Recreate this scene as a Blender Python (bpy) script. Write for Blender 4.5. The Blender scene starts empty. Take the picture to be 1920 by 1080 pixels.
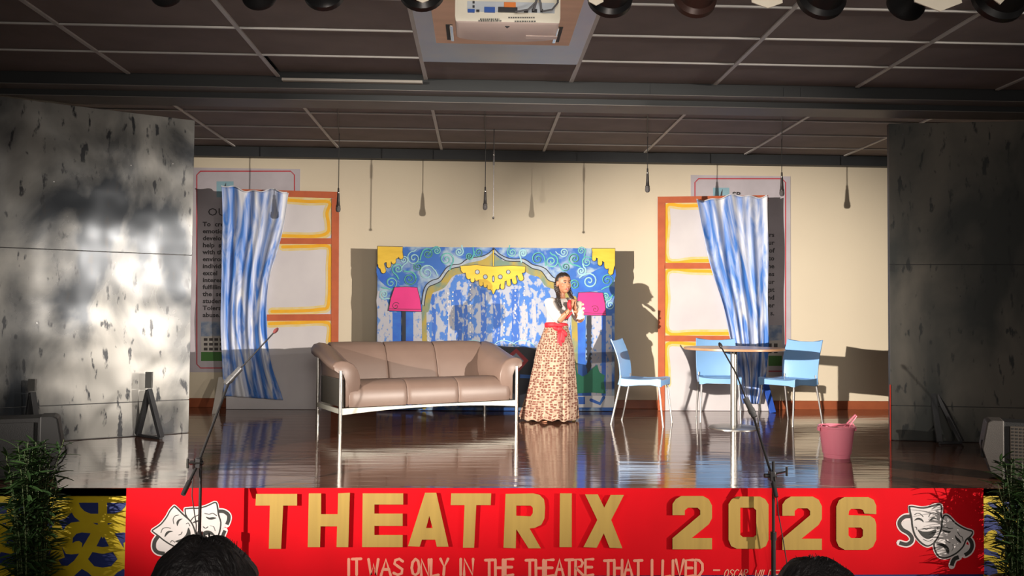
import bpy, bmesh, math, random
from mathutils import Vector, Matrix, noise
from mathutils.geometry import tessellate_polygon
random.seed(7)
S = bpy.context.scene
C = S.collection
PI = math.pi

# ------------------------------------------------------------------ camera
EYE = Vector((0, 0, 1.10)); F = 1600.0
Yc = Vector((-.0394, -.03125, -1)).normalized()
Xc = Vector((1, -.0094, -.0391)); Xc = (Xc - Yc * Xc.dot(Yc)).normalized()
Zc = Xc.cross(Yc)
ROT = Matrix((Xc, Yc, Zc))                       # rows: world axes in camera space
cam_d = bpy.data.cameras.new('camera'); cam = bpy.data.objects.new('camera', cam_d); C.objects.link(cam)
cam_d.sensor_width = 36; cam_d.lens = F / 1920 * 36; cam_d.clip_start = .05
cam.matrix_world = Matrix.Translation(EYE) @ ROT.to_4x4()
S.camera = cam
S.view_settings.view_transform = 'Standard'
try: S.view_settings.look = 'None'
except Exception: pass
S.view_settings.gamma = 1; S.view_settings.use_curve_mapping = False
S.view_settings.exposure = 0.0

def ray(px, py): return ROT @ Vector(((px - 960) / F, (540 - py) / F, -1))
def at(px, py, Y): d = ray(px, py); return EYE + d * (Y / d.y)          # point at depth Y
def on(px, py, z=0.0): d = ray(px, py); return EYE + d * ((z - EYE.z) / d.z)   # point on height z

# ------------------------------------------------------------------ world and lights
w = bpy.data.worlds.new('world'); S.world = w; w.use_nodes = True
w.node_tree.nodes['Background'].inputs[0].default_value = (.5, .45, .4, 1)
w.node_tree.nodes['Background'].inputs[1].default_value = 0.02

def light(name, kind, loc, target, energy, color, **kw):
    l = bpy.data.lights.new(name, kind); l.energy = energy; l.color = color
    for k, v in kw.items(): setattr(l, k, v)
    o = bpy.data.objects.new(name, l); C.objects.link(o); o.location = loc
    o.rotation_euler = (Vector(target) - Vector(loc)).to_track_quat('-Z', 'Y').to_euler()
    return o
WARM = (1, .90, .79)
def spot(name, loc, ang, tz, energy, half, blend, color=WARM, soft=.06):
    """ang: heading in degrees away from straight upstage, towards the other side"""
    x, y, z = loc; s = -1 if x > 0 else 1; d = 17.5
    return light(name, 'SPOT', loc, (x + s * math.sin(math.radians(ang)) * d, y + math.cos(math.radians(ang)) * d, tz), energy, color, spot_size=math.radians(half * 2), spot_blend=blend, shadow_soft_size=soft)
spot('stage_spot_right', (13.2, -3.1, 2.2), 50.3, .86, 17800, 9.7, 1)
spot('stage_spot_left', (-9.9, -3.1, 2.2), 44.5, .74, 26000, 9.6, 1)
spot('apron_spot_right', (6.0, -.5, 2.3), 40, -2.2, 380, 17, 1)
light('flat_sheen_fill', 'SPOT', (2.65, .70, 1.78), (-2.80, 7.7, 1.15), 1700, WARM, spot_size=math.radians(20), spot_blend=1, shadow_soft_size=.10)  # added unseen lamp at the mirror angle, gives the left flat its sheen
light('front_fill', 'SPOT', (.5, -1.6, 2.6), (.45, 10, .7), 800, (1, .92, .82), spot_size=math.radians(56), spot_blend=.7, shadow_soft_size=.9)
light('projector_uplight_fill', 'SPOT', (.3, .9, -.35), (.3, 5.3, 3.0), 300, (1, .88, .78), spot_size=math.radians(76), spot_blend=1, shadow_soft_size=.5)  # added unseen upward fill for the projector underside and nearby ceiling
light('auditorium_fill', 'AREA', (0.5, -3.6, 1.7), (0.5, 6, 3.6), 135, (1, .90, .80), shape='RECTANGLE', size=7, size_y=3)  # added unseen light panel, general fill for ceiling and side flats

# ------------------------------------------------------------------ materials
_m = {}
def mat(name, col, rough=.6, metal=0, col2=None, scale=(4, 4, 4), detail=4, lo=.35, hi=.65, bump=0, bscale=None,
        spec=.5, coat=0, uv=False, alpha=1, trans=0, emit=None, rough2=None, dist=0):
    if name in _m: return _m[name]
    m = bpy.data.materials.new(name); m.use_nodes = True; nt = m.node_tree; N = nt.nodes; L = nt.links
    b = N['Principled BSDF']
    b.inputs['Base Color'].default_value = (*col, 1); b.inputs['Roughness'].default_value = rough
    b.inputs['Metallic'].default_value = metal; b.inputs['Specular IOR Level'].default_value = spec
    b.inputs['Coat Weight'].default_value = coat; b.inputs['Transmission Weight'].default_value = trans
    if alpha < 1: b.inputs['Alpha'].default_value = alpha
    tc = N.new('ShaderNodeTexCoord'); mp = N.new('ShaderNodeMapping'); mp.inputs['Scale'].default_value = scale
    L.new(tc.outputs['UV' if uv else 'Object'], mp.inputs[0])
    nz = N.new('ShaderNodeTexNoise'); nz.inputs['Scale'].default_value = 1; nz.inputs['Detail'].default_value = detail
    nz.inputs['Distortion'].default_value = dist
    L.new(mp.outputs[0], nz.inputs['Vector'])
    if col2 is None: col2 = tuple(min(1, c * .88) for c in col)
    cr = N.new('ShaderNodeValToRGB'); e = cr.color_ramp.elements
    e[0].position = lo; e[1].position = hi; e[0].color = (*col, 1); e[1].color = (*col2, 1)
    L.new(nz.outputs[0], cr.inputs[0]); L.new(cr.outputs[0], b.inputs['Base Color'])
    if rough2 is not None:
        mr = N.new('ShaderNodeMapRange'); mr.inputs[1].default_value = lo; mr.inputs[2].default_value = hi
        mr.inputs[3].default_value = rough; mr.inputs[4].default_value = rough2
        L.new(nz.outputs[0], mr.inputs[0]); L.new(mr.outputs[0], b.inputs['Roughness'])
    if bump:
        mp2 = N.new('ShaderNodeMapping'); mp2.inputs['Scale'].default_value = bscale or scale
        L.new(tc.outputs['UV' if uv else 'Object'], mp2.inputs[0])
        n2 = N.new('ShaderNodeTexNoise'); n2.inputs['Scale'].default_value = 1; n2.inputs['Detail'].default_value = 3
        L.new(mp2.outputs[0], n2.inputs['Vector'])
        bp = N.new('ShaderNodeBump'); bp.inputs['Strength'].default_value = bump; bp.inputs['Distance'].default_value = .01
        L.new(n2.outputs[0], bp.inputs['Height']); L.new(bp.outputs[0], b.inputs['Normal'])
    if emit:
        b.inputs['Emission Color'].default_value = (*emit[:3], 1); b.inputs['Emission Strength'].default_value = emit[3]
    _m[name] = m
    return m

# ------------------------------------------------------------------ mesh builder
class MB:
    def __init__(s): s.v = []; s.f = []; s.mi = []; s.uv = {}; s.k = 0
    def add(s, vs, fs, k=None, uvs=None):
        n = len(s.v); s.v += [Vector(p) for p in vs]
        k = s.k if k is None else k
        for i, f in enumerate(fs):
            if uvs: s.uv[len(s.f)] = [uvs[j] for j in f]
            s.f.append([n + j for j in f]); s.mi.append(k)
        return s
    def box(s, c, d, R=None, k=None):
        h = Vector(d) / 2; vs = []
        for z in (-1, 1):
            for y in (-1, 1):
                for x in (-1, 1):
                    p = Vector((x * h.x, y * h.y, z * h.z)); vs.append((R @ p if R else p) + Vector(c))
        return s.add(vs, [(0, 2, 3, 1), (4, 5, 7, 6), (0, 1, 5, 4), (2, 6, 7, 3), (0, 4, 6, 2), (1, 3, 7, 5)], k)
    def beam(s, a, b, wd, th, k=None, up=(0, 0, 1)):
        a, b = Vector(a), Vector(b); d = (b - a); L = d.length; d.normalize()
        x = d.cross(Vector(up))
        if x.length < 1e-4: x = Vector((1, 0, 0))
        x.normalize(); z = x.cross(d)
        R = Matrix((x, d, z)).transposed()
        return s.box((a + b) / 2, (wd, L, th), R, k)
    def rings(s, R, cap=True, k=None, closed=True, uvs=False):
        n = len(R[0]); vs = [p for r in R for p in r]; fs = []
        for i in range(len(R) - 1):
            for j in range(n if closed else n - 1):
                a = i * n + j; b = i * n + (j + 1) % n; fs.append((a, b, b + n, a + n))
        if cap and closed: fs.append(tuple(range(n))[::-1]); fs.append(tuple((len(R) - 1) * n + j for j in range(n)))
        uu = [(j / (n - 1 if not closed else n), i / max(1, len(R) - 1)) for i in range(len(R)) for j in range(n)] if uvs else None
        return s.add(vs, fs, k, uu)
    def path(s, pts, r, n=10, k=None, cap=True, flat=1):
        pts = [Vector(p) for p in pts]; R = []; prev = None
        for i, p in enumerate(pts):
            t = (pts[min(i + 1, len(pts) - 1)] - pts[max(i - 1, 0)]).normalized()
            if prev is None: x = t.cross(Vector((0, 0, 1))); x = x if x.length > .05 else t.cross(Vector((0, 1, 0)))
            else: x = prev - t * prev.dot(t)
            x.normalize(); prev = x; y = t.cross(x)
            rr = r[i] if isinstance(r, (list, tuple)) else r
            R.append([p + (x * math.cos(a) + y * math.sin(a) * flat) * rr for a in [2 * PI * j / n for j in range(n)]])
        return s.rings(R, cap, k)
    def tube(s, a, b, r, r2=None, n=12, k=None): return s.path([a, b], [r, r if r2 is None else r2], n, k)
    def lathe(s, prof, c=(0, 0, 0), n=24, axis=None, k=None):
        c = Vector(c); R = []
        q = Vector((0, 0, 1)).rotation_difference(Vector(axis)) if axis else None
        for r, z in prof:
            ring = [Vector((r * math.cos(2 * PI * j / n), r * math.sin(2 * PI * j / n), z)) for j in range(n)]
            R.append([(q @ p if q else p) + c for p in ring])
        return s.rings(R, True, k)
    def ell(s, c, r, n=16, m=10, R=None, k=None):
        c = Vector(c); rr = []
        for i in range(m + 1):
            a = -PI / 2 + PI * i / m; ca = max(math.cos(a), .02)
            ring = []
            for j in range(n):
                p = Vector((r[0] * ca * math.cos(2 * PI * j / n), r[1] * ca * math.sin(2 * PI * j / n), r[2] * math.sin(a)))
                ring.append((R @ p if R else p) + c)
            rr.append(ring)
        return s.rings(rr, True, k)
    def prism(s, poly, depth, frame, k=None, holes=(), z0=0):
        """poly in 2-D; frame(x, y, d) -> 3-D"""
        loops = [list(poly)] + [list(h) for h in holes]
        tri = tessellate_polygon([[Vector((p[0], p[1], 0)) for p in l] for l in loops])
        flat = [p for l in loops for p in l]; n = len(flat)
        vs = [frame(p[0], p[1], z0) for p in flat] + [frame(p[0], p[1], z0 + depth) for p in flat]
        fs = [tuple(t) for t in tri] + [tuple(i + n for i in t[::-1]) for t in tri]
        o = 0
        for l in loops:
            m = len(l)
            for i in range(m): j = (i + 1) % m; fs.append((o + i, o + j, o + j + n, o + i + n))
            o += m
        return s.add(vs, fs, k)
    def build(s, name, mats, parent=None, smooth=35, world=False, bevel=0, mods=(), bseg=2):
        me = bpy.data.meshes.new(name)
        off = parent.matrix_world.translation if (world and parent) else Vector((0, 0, 0))
        me.from_pydata([p - off for p in s.v], [], s.f)
        if not isinstance(mats, (list, tuple)): mats = [mats]
        for m in mats: me.materials.append(m)
        me.polygons.foreach_set('material_index', s.mi)
        if s.uv:
            ul = me.uv_layers.new(name='UVMap')
            for pi, p in enumerate(me.polygons):
                if pi in s.uv:
                    for li, uv in zip(p.loop_indices, s.uv[pi]): ul.data[li].uv = uv
        bm = bmesh.new(); bm.from_mesh(me); bmesh.ops.recalc_face_normals(bm, faces=bm.faces[:]); bm.to_mesh(me); bm.free()
        if smooth:
            me.polygons.foreach_set('use_smooth', [True] * len(me.polygons))
            me.set_sharp_from_angle(angle=math.radians(smooth))
        o = bpy.data.objects.new(name, me); C.objects.link(o)
        if parent: o.parent = parent
        if bevel:
            b = o.modifiers.new('bevel', 'BEVEL'); b.width = bevel; b.segments = bseg; b.limit_method = 'ANGLE'; b.angle_limit = math.radians(40); b.harden_normals = False
        for kind, kw in mods:
            md = o.modifiers.new(kind.lower(), kind)
            for a, v in kw.items(): setattr(md, a, v)
        return o

def tag(o, label=None, cat=None, group=None, kind=None):
    if label: o['label'] = label
    if cat: o['category'] = cat
    if group: o['group'] = group
    if kind: o['kind'] = kind
    return o
def thing(name, label, cat, loc=(0, 0, 0), rz=0, group=None):
    o = bpy.data.objects.new(name, None); C.objects.link(o); o.location = loc; o.rotation_euler = (0, 0, rz)
    o.empty_display_size = .1
    o.matrix_world = Matrix.Translation(Vector(loc)) @ Matrix.Rotation(rz, 4, 'Z')
    return tag(o, label, cat, group)
def struct(name, mb, m, **kw): o = mb.build(name, m, **kw); o['kind'] = 'structure'; return o
def copy_tree(o, parent=None):
    c = o.copy(); C.objects.link(c)
    if parent: c.parent = parent
    for ch in list(o.children): copy_tree(ch, c)
    return c
def smooth_line(pts, n=6):
    P = [Vector((p[0], p[1])) for p in pts]; out = []
    for i in range(len(P) - 1):
        a, b, c, d = P[max(i - 1, 0)], P[i], P[i + 1], P[min(i + 2, len(P) - 1)]
        for k in range(n):
            t = k / n
            out.append(.5 * ((2 * b) + (c - a) * t + (2 * a - 5 * b + 4 * c - d) * t * t + (3 * b - a - 3 * c + d) * t ** 3))
    out.append(P[-1]); return out
def smooth_loop(pts, n=3):
    P = [Vector((p[0], p[1])) for p in pts]; N_ = len(P); out = []
    for i in range(N_):
        a, b, c, d = P[i - 1], P[i], P[(i + 1) % N_], P[(i + 2) % N_]
        for k in range(n):
            t = k / n
            out.append(.5 * ((2 * b) + (c - a) * t + (2 * a - 5 * b + 4 * c - d) * t * t + (3 * b - a - 3 * c + d) * t ** 3))
    return out

class Paint:
    """thin paint layers on an upright sheet; outlines are given where they are seen and cast on the sheet's plane at depth Y"""
    def __init__(s, mb, Y, step=.0008): s.mb = mb; s.Y = Y; s.step = step; s.lay = 1; s.cnt = 0
    def P(s, x, y, d=0): return at(x, y, s.Y - s.lay * s.step - s.cnt * 1.5e-5)     # each stroke lies on the one before
    def poly(s, pts, k, sm=0, holes=()):
        s.cnt += 1
        if sm: pts = smooth_loop(pts, sm)
        loops = [list(pts)] + [list(h) for h in holes]
        tri = tessellate_polygon([[Vector((p[0], p[1], 0)) for p in l] for l in loops])
        s.mb.add([s.P(p[0], p[1]) for l in loops for p in l], [tuple(t) for t in tri], k); return s
    def line(s, pts, wd, k, sm=0, caps=True, taper=0):
        s.cnt += 1
        if sm: pts = smooth_line(pts, sm)
        pts = [Vector((p[0], p[1])) for p in pts]; n = len(pts); vs = []
        for i, p in enumerate(pts):
            t = (pts[min(i + 1, n - 1)] - pts[max(i - 1, 0)])
            t = t.normalized() if t.length > 0 else Vector((1, 0)); nn = Vector((-t.y, t.x))
            ww = wd / 2 * (1 - taper * i / max(1, n - 1))
            vs += [p + nn * ww, p - nn * ww]
        s.mb.add([s.P(*q) for q in vs], [(2 * i, 2 * i + 1, 2 * i + 3, 2 * i + 2) for i in range(n - 1)], k)
        if caps:
            for p, ww in ((pts[0], wd / 2), (pts[-1], wd / 2 * (1 - taper))): s.dot(p.x, p.y, ww, k, 8)
        return s
    def dot(s, x, y, r, k, n=12, ry=None):
        ry = ry or r; s.cnt += 1
        s.mb.add([s.P(x + r * math.cos(2 * PI * i / n), y + ry * math.sin(2 * PI * i / n)) for i in range(n)], [tuple(range(n))], k); return s
    def spiral(s, x, y, r, k, wd=1.2, turns=1.6, a0=0, sgn=1, tail=0):
        n = 26; pts = []
        for i in range(n + 1):
            t = i / n; a = a0 + sgn * turns * 2 * PI * t; q = r * (.12 + .88 * t)
            pts.append((x + q * math.cos(a), y + q * math.sin(a)))
        if tail:
            dx = pts[-1][0] - pts[-2][0]; dy = pts[-1][1] - pts[-2][1]; l = math.hypot(dx, dy)
            for q in (.5, 1): pts.append((pts[n][0] + dx / l * tail * q, pts[n][1] + dy / l * tail * q * q + tail * .2 * q))
        return s.line(pts, wd, k)
    def up(s, n=1): s.lay += n; return s

# stroke lettering: each glyph on a 1 x 1 cell, y downwards
GL = {'I': [[(.5, 0), (.5, 1)]], 'T': [[(0, .02), (1, 0)], [(.5, 0), (.5, 1)]],
      'W': [[(0, 0), (.25, 1), (.5, .3), (.75, 1), (1, 0)]], 'A': [[(0, 1), (.5, 0), (1, 1)], [(.2, .62), (.82, .62)]],
      'S': [[(.95, .15), (.6, 0), (.2, .08), (.1, .3), (.5, .48), (.9, .65), (.85, .9), (.45, 1), (.02, .88)]],
      'O': [[(.5, 0), (.12, .2), (0, .55), (.15, .9), (.5, 1), (.88, .85), (1, .5), (.85, .12), (.5, 0)]],
      'N': [[(0, 1), (.02, 0), (.95, 1), (1, 0)]], 'L': [[(.05, 0), (0, 1), (1, .97)]],
      'Y': [[(0, 0), (.5, .5), (1, 0)], [(.5, .5), (.42, 1)]], 'H': [[(0, 0), (.02, 1)], [(1, 0), (.98, 1)], [(0, .5), (1, .5)]],
      'E': [[(1, 0), (.02, .02), (0, 1), (1, .98)], [(0, .5), (.85, .5)]],
      'R': [[(0, 1), (.03, 0), (.7, .03), (.95, .22), (.75, .45), (.03, .52), (1, 1)]],
      'V': [[(0, 0), (.5, 1), (1, 0)]], 'D': [[(.02, 0), (0, 1), (.55, .95), (.95, .65), (.92, .25), (.5, .02), (.02, 0)]],
      'C': [[(1, .12), (.55, 0), (.1, .25), (.02, .65), (.3, .98), (.95, .92)]]}
def word(pt, txt, x0, x1, y0, y1, wd, k, slant=0):
    wts = [.22 if c == 'I' else 1 for c in txt]; gap = .28; tot = sum(wts) + gap * (len(txt) - 1); u = (x1 - x0) / tot; x = x0
    for c, wt in zip(txt, wts):
        jy = random.uniform(-.03, .03) * (y1 - y0)
        for st in GL[c]:
            pt.line([(x + (q[0] if wt == 1 else .5) * wt * u + slant * (1 - q[1]) * (y1 - y0), y0 + jy + q[1] * (y1 - y0)) for q in st], wd, k)
        x += (wt + gap) * u
def text_mesh(mb, txt, pos, size, k, bold=.0, align='LEFT', sx=1):
    """upright type facing -Y, baseline-left at pos"""
    cu = bpy.data.curves.new('t', 'FONT'); cu.body = txt; cu.size = size; cu.offset = bold; cu.align_x = align; cu.resolution_u = 2
    o = bpy.data.objects.new('t', cu); C.objects.link(o)
    me = o.to_mesh()
    mb.add([Vector(pos) + Vector((v.co.x * sx, 0, v.co.y)) for v in me.vertices], [tuple(p.vertices) for p in me.polygons], k)
    o.to_mesh_clear(); bpy.data.objects.remove(o); bpy.data.curves.remove(cu)
# ================================================================== the setting
WALL = 10.1; FRONT = on(1040, 915).y; HALL = -.68; CEIL = 3.03
XL, XR = -5.4, 6.0
def floor_mat():
    m = mat('stage_floor_wood', (.115, .048, .030), .085, col2=(.17, .078, .05), scale=(1.2, 14, 1), detail=5, spec=.5, coat=.0)
    nt = m.node_tree; N = nt.nodes; L = nt.links; b = N['Principled BSDF']; tc = N['Texture Coordinate']
    def nz(sc, det, d):
        mp = N.new('ShaderNodeMapping'); mp.inputs['Scale'].default_value = sc; L.new(tc.outputs['Object'], mp.inputs[0])
        n = N.new('ShaderNodeTexNoise'); n.inputs['Scale'].default_value = 1; n.inputs['Detail'].default_value = det; n.inputs['Distortion'].default_value = d
        L.new(mp.outputs[0], n.inputs['Vector']); return n
    a = nz((1.1, 9, 1), 2, .3); c = nz((5, 60, 1), 3, 0)
    mx = N.new('ShaderNodeMath'); mx.operation = 'MULTIPLY_ADD'; mx.inputs[1].default_value = .10
    L.new(c.outputs[0], mx.inputs[0]); L.new(a.outputs[0], mx.inputs[2])
    bp = N.new('ShaderNodeBump'); bp.inputs['Strength'].default_value = .2; bp.inputs['Distance'].default_value = .012
    L.new(mx.outputs[0], bp.inputs['Height']); L.new(bp.outputs[0], b.inputs['Normal'])
    return m
M_floor = floor_mat(); M_floor.node_tree.nodes['Principled BSDF'].inputs['IOR'].default_value = 1.9
M_cream = mat('cream_wall_paint', (.66, .58, .44), .75, col2=(.63, .55, .42), scale=(.8, .8, .8), bump=.05, bscale=(60, 60, 60))
M_base = mat('terracotta_skirting', (.30, .085, .035), .35, col2=(.24, .065, .03), scale=(6, 6, 6))
M_dark = mat('dark_grey_paint', (.030, .033, .036), .6, col2=(.022, .024, .027), scale=(2, 2, 2))
M_beam = mat('charcoal_beam_paint', (.026, .029, .031), .6, col2=(.021, .023, .025), scale=(1.5, 1.5, 6))
M_beam2 = mat('grey_beam_underside', (.17, .155, .145), .6, col2=(.14, .13, .12), scale=(2, 2, 2))
M_tile = mat('brown_grey_ceiling_tile', (.19, .155, .145), .8, col2=(.16, .13, .122), scale=(3, 3, 3), bump=.1, bscale=(150, 150, 150))
M_grid = mat('grey_metal_grid', (.50, .48, .46), .5)
M_hall = mat('dark_hall_paint', (.10, .085, .075), .8)
M_hallfl = mat('dark_hall_floor', (.05, .04, .036), .5)

fl = struct('floor', MB().box(((XL + XR) / 2, (FRONT + WALL + .2) / 2, -.025), (XR - XL, WALL + .2 - FRONT, .05)), M_floor, smooth=0)
struct('wall_back', MB().box(((XL + XR) / 2, WALL + .1, 1.3), (XR - XL, .2, 3.8)), M_cream, smooth=0)
struct('baseboard_back', MB().box(((XL + XR) / 2, WALL - .009, .052), (XR - XL - .02, .018, .104)), M_base, smooth=0, bevel=.004)
struct('trim_back', MB().box(((XL + XR) / 2, WALL - .06, 2.975), (XR - XL - .02, .12, .115)), M_dark, smooth=0)
struct('wall_left', MB().box((XL - .05, (FRONT + WALL) / 2, 1.2), (.1, WALL - FRONT, 3.7)), M_hall, smooth=0)
struct('wall_right', MB().box((XR + .05, (FRONT + WALL) / 2, 1.2), (.1, WALL - FRONT, 3.7)), M_hall, smooth=0)
struct('wall_hall_left', MB().box((-13.5, .2, 1.3), (.1, 11.4, 4)), M_hall, smooth=0)
struct('wall_hall_right', MB().box((16.5, .2, 1.3), (.1, 11.4, 4)), M_hall, smooth=0)
struct('wall_hall_rear', MB().box((1.5, -5.5, 1.3), (30, .1, 4)), M_hall, smooth=0)
struct('wall_proscenium_left', MB().box(((XL - 13.5) / 2, FRONT + .35, 1.3), (XL + 13.5, .1, 4)), M_hall, smooth=0)
struct('wall_proscenium_right', MB().box(((XR + 16.5) / 2, FRONT + .35, 1.3), (16.5 - XR, .1, 4)), M_hall, smooth=0)
struct('floor_hall', MB().box((1.5, (FRONT - 5.5) / 2, HALL - .05), (30, FRONT + 5.5, .1)), M_hallfl, smooth=0)

# ceiling: slab, lay-in tiles one by one, metal grid bars
ceil = struct('ceiling', MB().box((1.5, (WALL - 5.5) / 2, CEIL + .12), (30.2, WALL + 5.7, .1)), M_dark, smooth=0)
tile_me = None; TZ = CEIL + .008
def tile(x, y, w_=1.176, d_=.576, z=TZ, tilt=0):
    global tile_me
    if tile_me is None:
        o = MB().box((0, 0, .008), (1.176, .576, .016)).build('ceiling_tile', M_tile, ceil, smooth=0); tile_me = o.data
    else:
        o = bpy.data.objects.new('ceiling_tile', tile_me); C.objects.link(o); o.parent = ceil
    o.location = (x, y, z); o.scale = (w_ / 1.176, d_ / .576, 1); o.rotation_euler = (0, tilt, 0)
GX = [-.45 + 1.2 * k for k in range(-5, 7)]
BEAM0 = 7.0
rowsF = [BEAM0 - .6 * k for k in range(0, 8)]
rowsB = [7.5, 8.23, 8.88, 9.55, 9.98]
for i in range(len(GX) - 1):
    x = (GX[i] + GX[i + 1]) / 2
    for k in range(len(rowsF) - 1):
        if k in (1, 2, 3) and abs(x - .15) < .1: continue            # the projector's panel sits here
        y = (rowsF[k] + rowsF[k + 1]) / 2
        lowered = (k == 0 and abs(x + 1.05) < .1)
        tile(x, y, z=TZ - (.0 if not lowered else -.035))
    for k in range(len(rowsB) - 1):
        y = (rowsB[k] + rowsB[k + 1]) / 2
        tile(x, y, d_=rowsB[k + 1] - rowsB[k] - .024)
bar_me = {}
def bar(a, b, wd=.026):
    L_ = round((Vector(b) - Vector(a)).length, 3)
    key = (L_, wd)
    if key not in bar_me: bar_me[key] = None
    o = MB().box((0, 0, 0), (L_, wd, .012)).build('grid_bar', M_grid, ceil, smooth=0)
    o.location = (Vector(a) + Vector(b)) / 2; o.rotation_euler = (0, 0, math.atan2(b[1] - a[1], b[0] - a[0]))
for x in GX:
    bar((x, rowsF[-1], CEIL), (x, BEAM0 - .03, CEIL), .030); bar((x, 7.46, CEIL), (x, rowsB[-1] - .02, CEIL), .030)
for y in rowsF[1:]: bar((GX[0], y, CEIL + .001), (GX[-1], y, CEIL + .001), .016)
for y in rowsB[1:-1]: bar((GX[0], y, CEIL + .001), (GX[-1], y, CEIL + .001), .016)
# a sagging pale edge strip over the left of the stage
tag(MB().box(((-1.62 - .47) / 2, 6.965, 3.0), (1.14, .05, .022)).build('ceiling_edge_strip', mat('pale_grey_strip', (.42, .39, .35), .6), smooth=0, bevel=.003),
    'pale grey ceiling strip hanging slightly low in front of the dark beam left of the projector', 'strip')
bm_ = MB(); XA, XB = XL - 3, XR + 3; cx = (XA + XB) / 2; wx = XB - XA
def bx(y0, y1, z0, z1, k=0): bm_.box((cx, (y0 + y1) / 2, (z0 + z1) / 2), (wx, y1 - y0, z1 - z0), k=k)
bx(7.0, 7.30, 2.945, CEIL + .1); bx(7.17, 7.46, 2.895, 2.945, 0)
bx(7.004, 7.168, 2.940, 2.9449, 1); bx(7.174, 7.456, 2.890, 2.8949, 1)
struct('trim_beam', bm_, [M_beam, M_beam2], smooth=0)
jj = MB()
for px_ in (1220, 1470, 1502): p = at(px_, 170, 6.998); jj.box((p.x, 6.999, 2.985), (.006, .004, .075))
struct('trim_beam_joints', jj, M_dark, smooth=0)

# stage front: painted parapet
M_blue = mat('deep_blue_wall_paint', (.012, .026, .15), .45, col2=(.010, .020, .12), scale=(5, 5, 5))
M_yel = mat('yellow_ornament_paint', (.50, .37, .004), .45, col2=(.43, .31, .004), scale=(7, 7, 7))
M_edge = mat('dark_brown_stage_edge', (.14, .06, .055), .5)
YF = FRONT + .03
fas = MB(); fas.box(((XL + XR) / 2, YF + .06, (HALL - .03) / 2 - .02), (XR - XL, .12, -HALL - .07), k=0)
pt = Paint(fas, YF, .0012)
def Z6(l, mir=False): return [(((2 * 1155 - x) if mir else x) / 6, 900 + y / 6) for x, y in l]
# yellow sheet of paint, blue shows through as cut shapes painted back over it
a1 = (-260, 924); pt.poly([(-900, 922), (236.8, 924), (237.5, 1300), (-900, 1300)], 1); pt.up()
SH = [[(885, 255), (1105, 255), (1105, 380), (1020, 380), (950, 350), (905, 305)],
      [(1045, 482), (1100, 485), (1100, 505), (1080, 500)],
      [(805, 365), (840, 420), (900, 465), (800, 480), (740, 520), (710, 570), (690, 510), (650, 460), (740, 430)],
      [(1020, 600), (960, 700), (920, 765), (925, 710), (890, 685), (850, 690), (815, 710), (820, 650), (860, 605), (920, 590)],
      [(690, 740), (740, 830), (800, 838), (890, 828), (830, 910), (760, 965), (700, 968), (655, 900), (730, 870)],
      [(1040, 810), (1140, 830), (1155, 830), (1155, 985), (1060, 970), (990, 890)],
      [(1140, 635), (1155, 660), (1155, 756), (1085, 745)], [(920, 1000), (990, 1040), (1040, 1090), (820, 1090)]]
for sh in SH:
    for mir in (False, True):
        pt.poly(Z6(sh, mir), 0)
        for dx in (1030, 2060, 3090): pt.poly([(x - dx / 6, y) for x, y in Z6(sh, mir)], 0)
pt.lay = 1
pt.poly([(1844, 929), (2700, 935), (2700, 1300), (1844, 1300)], 1); pt.up()
def Z3(l): return [(1820 + x / 3.38, 760 + y / 3.38) for x, y in l]
for sh in ([(108, 618), (160, 622), (165, 668), (130, 645)], [(88, 702), (130, 700), (185, 745), (212, 800), (205, 850), (165, 868), (158, 835), (172, 810), (150, 790), (110, 800), (88, 830)],
           [(88, 905), (130, 925), (170, 935), (190, 975), (150, 955), (88, 945)], [(88, 990), (140, 995), (165, 1035), (165, 1075), (88, 1075)],
           [(195, 612), (330, 618), (300, 690), (255, 700), (235, 650)], [(215, 790), (270, 800), (300, 870), (250, 900), (230, 860)], [(255, 960), (330, 930), (335, 1030), (280, 1045)]):
    pt.poly(Z3(sh), 0, sm=2)
    for dx in (150, 300, 450): pt.poly([(x + dx, y) for x, y in Z3(sh)], 0, sm=2)
struct('wall_front', fas, [M_blue, M_yel], smooth=0)
struct('trim_front', MB().box(((XL + XR) / 2, FRONT + .055, -.038), (XR - XL, .11, .024)).box(((XL + XR) / 2, FRONT + .012, -.026), (XR - XL, .024, .046)), M_edge, smooth=0)

# ================================================================== flats at the sides
def flat_mat(name, c1, c2, c3, rough, rough2, bmp):
    m = mat(name, c1, rough, col2=c2, scale=(1.6, 1.6, .9), detail=7, lo=.40, hi=.62, rough2=rough2, bump=bmp, bscale=(1.6, 1.6, 1.6), dist=.4)
    nt = m.node_tree; N = nt.nodes; L = nt.links; b = N['Principled BSDF']; tc = N['Texture Coordinate']
    mp = N.new('ShaderNodeMapping'); mp.inputs['Scale'].default_value = (16, 16, 5.5); L.new(tc.outputs['Object'], mp.inputs[0])
    n = N.new('ShaderNodeTexNoise'); n.inputs['Detail'].default_value = 6; n.inputs['Scale'].default_value = 1; L.new(mp.outputs[0], n.inputs['Vector'])
    r = N.new('ShaderNodeValToRGB'); r.color_ramp.elements[0].position = .60; r.color_ramp.elements[1].position = .66
    L.new(n.outputs[0], r.inputs[0])
    old = b.inputs['Base Color'].links[0].from_socket
    mx = N.new('ShaderNodeMix'); mx.data_type = 'RGBA'; L.new(r.outputs[0], mx.inputs[0]); L.new(old, mx.inputs[6]); mx.inputs[7].default_value = (*c3, 1)
    L.new(mx.outputs[2], b.inputs['Base Color'])
    return m
M_flatL = flat_mat('worn_silver_black_board', (.016, .021, .028), (.24, .235, .22), (.020, .022, .026), .24, .36, 1)
M_flatR = flat_mat('worn_black_board', (.035, .038, .036), (.13, .118, .10), (.025, .027, .027), .5, .6, .2)
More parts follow.
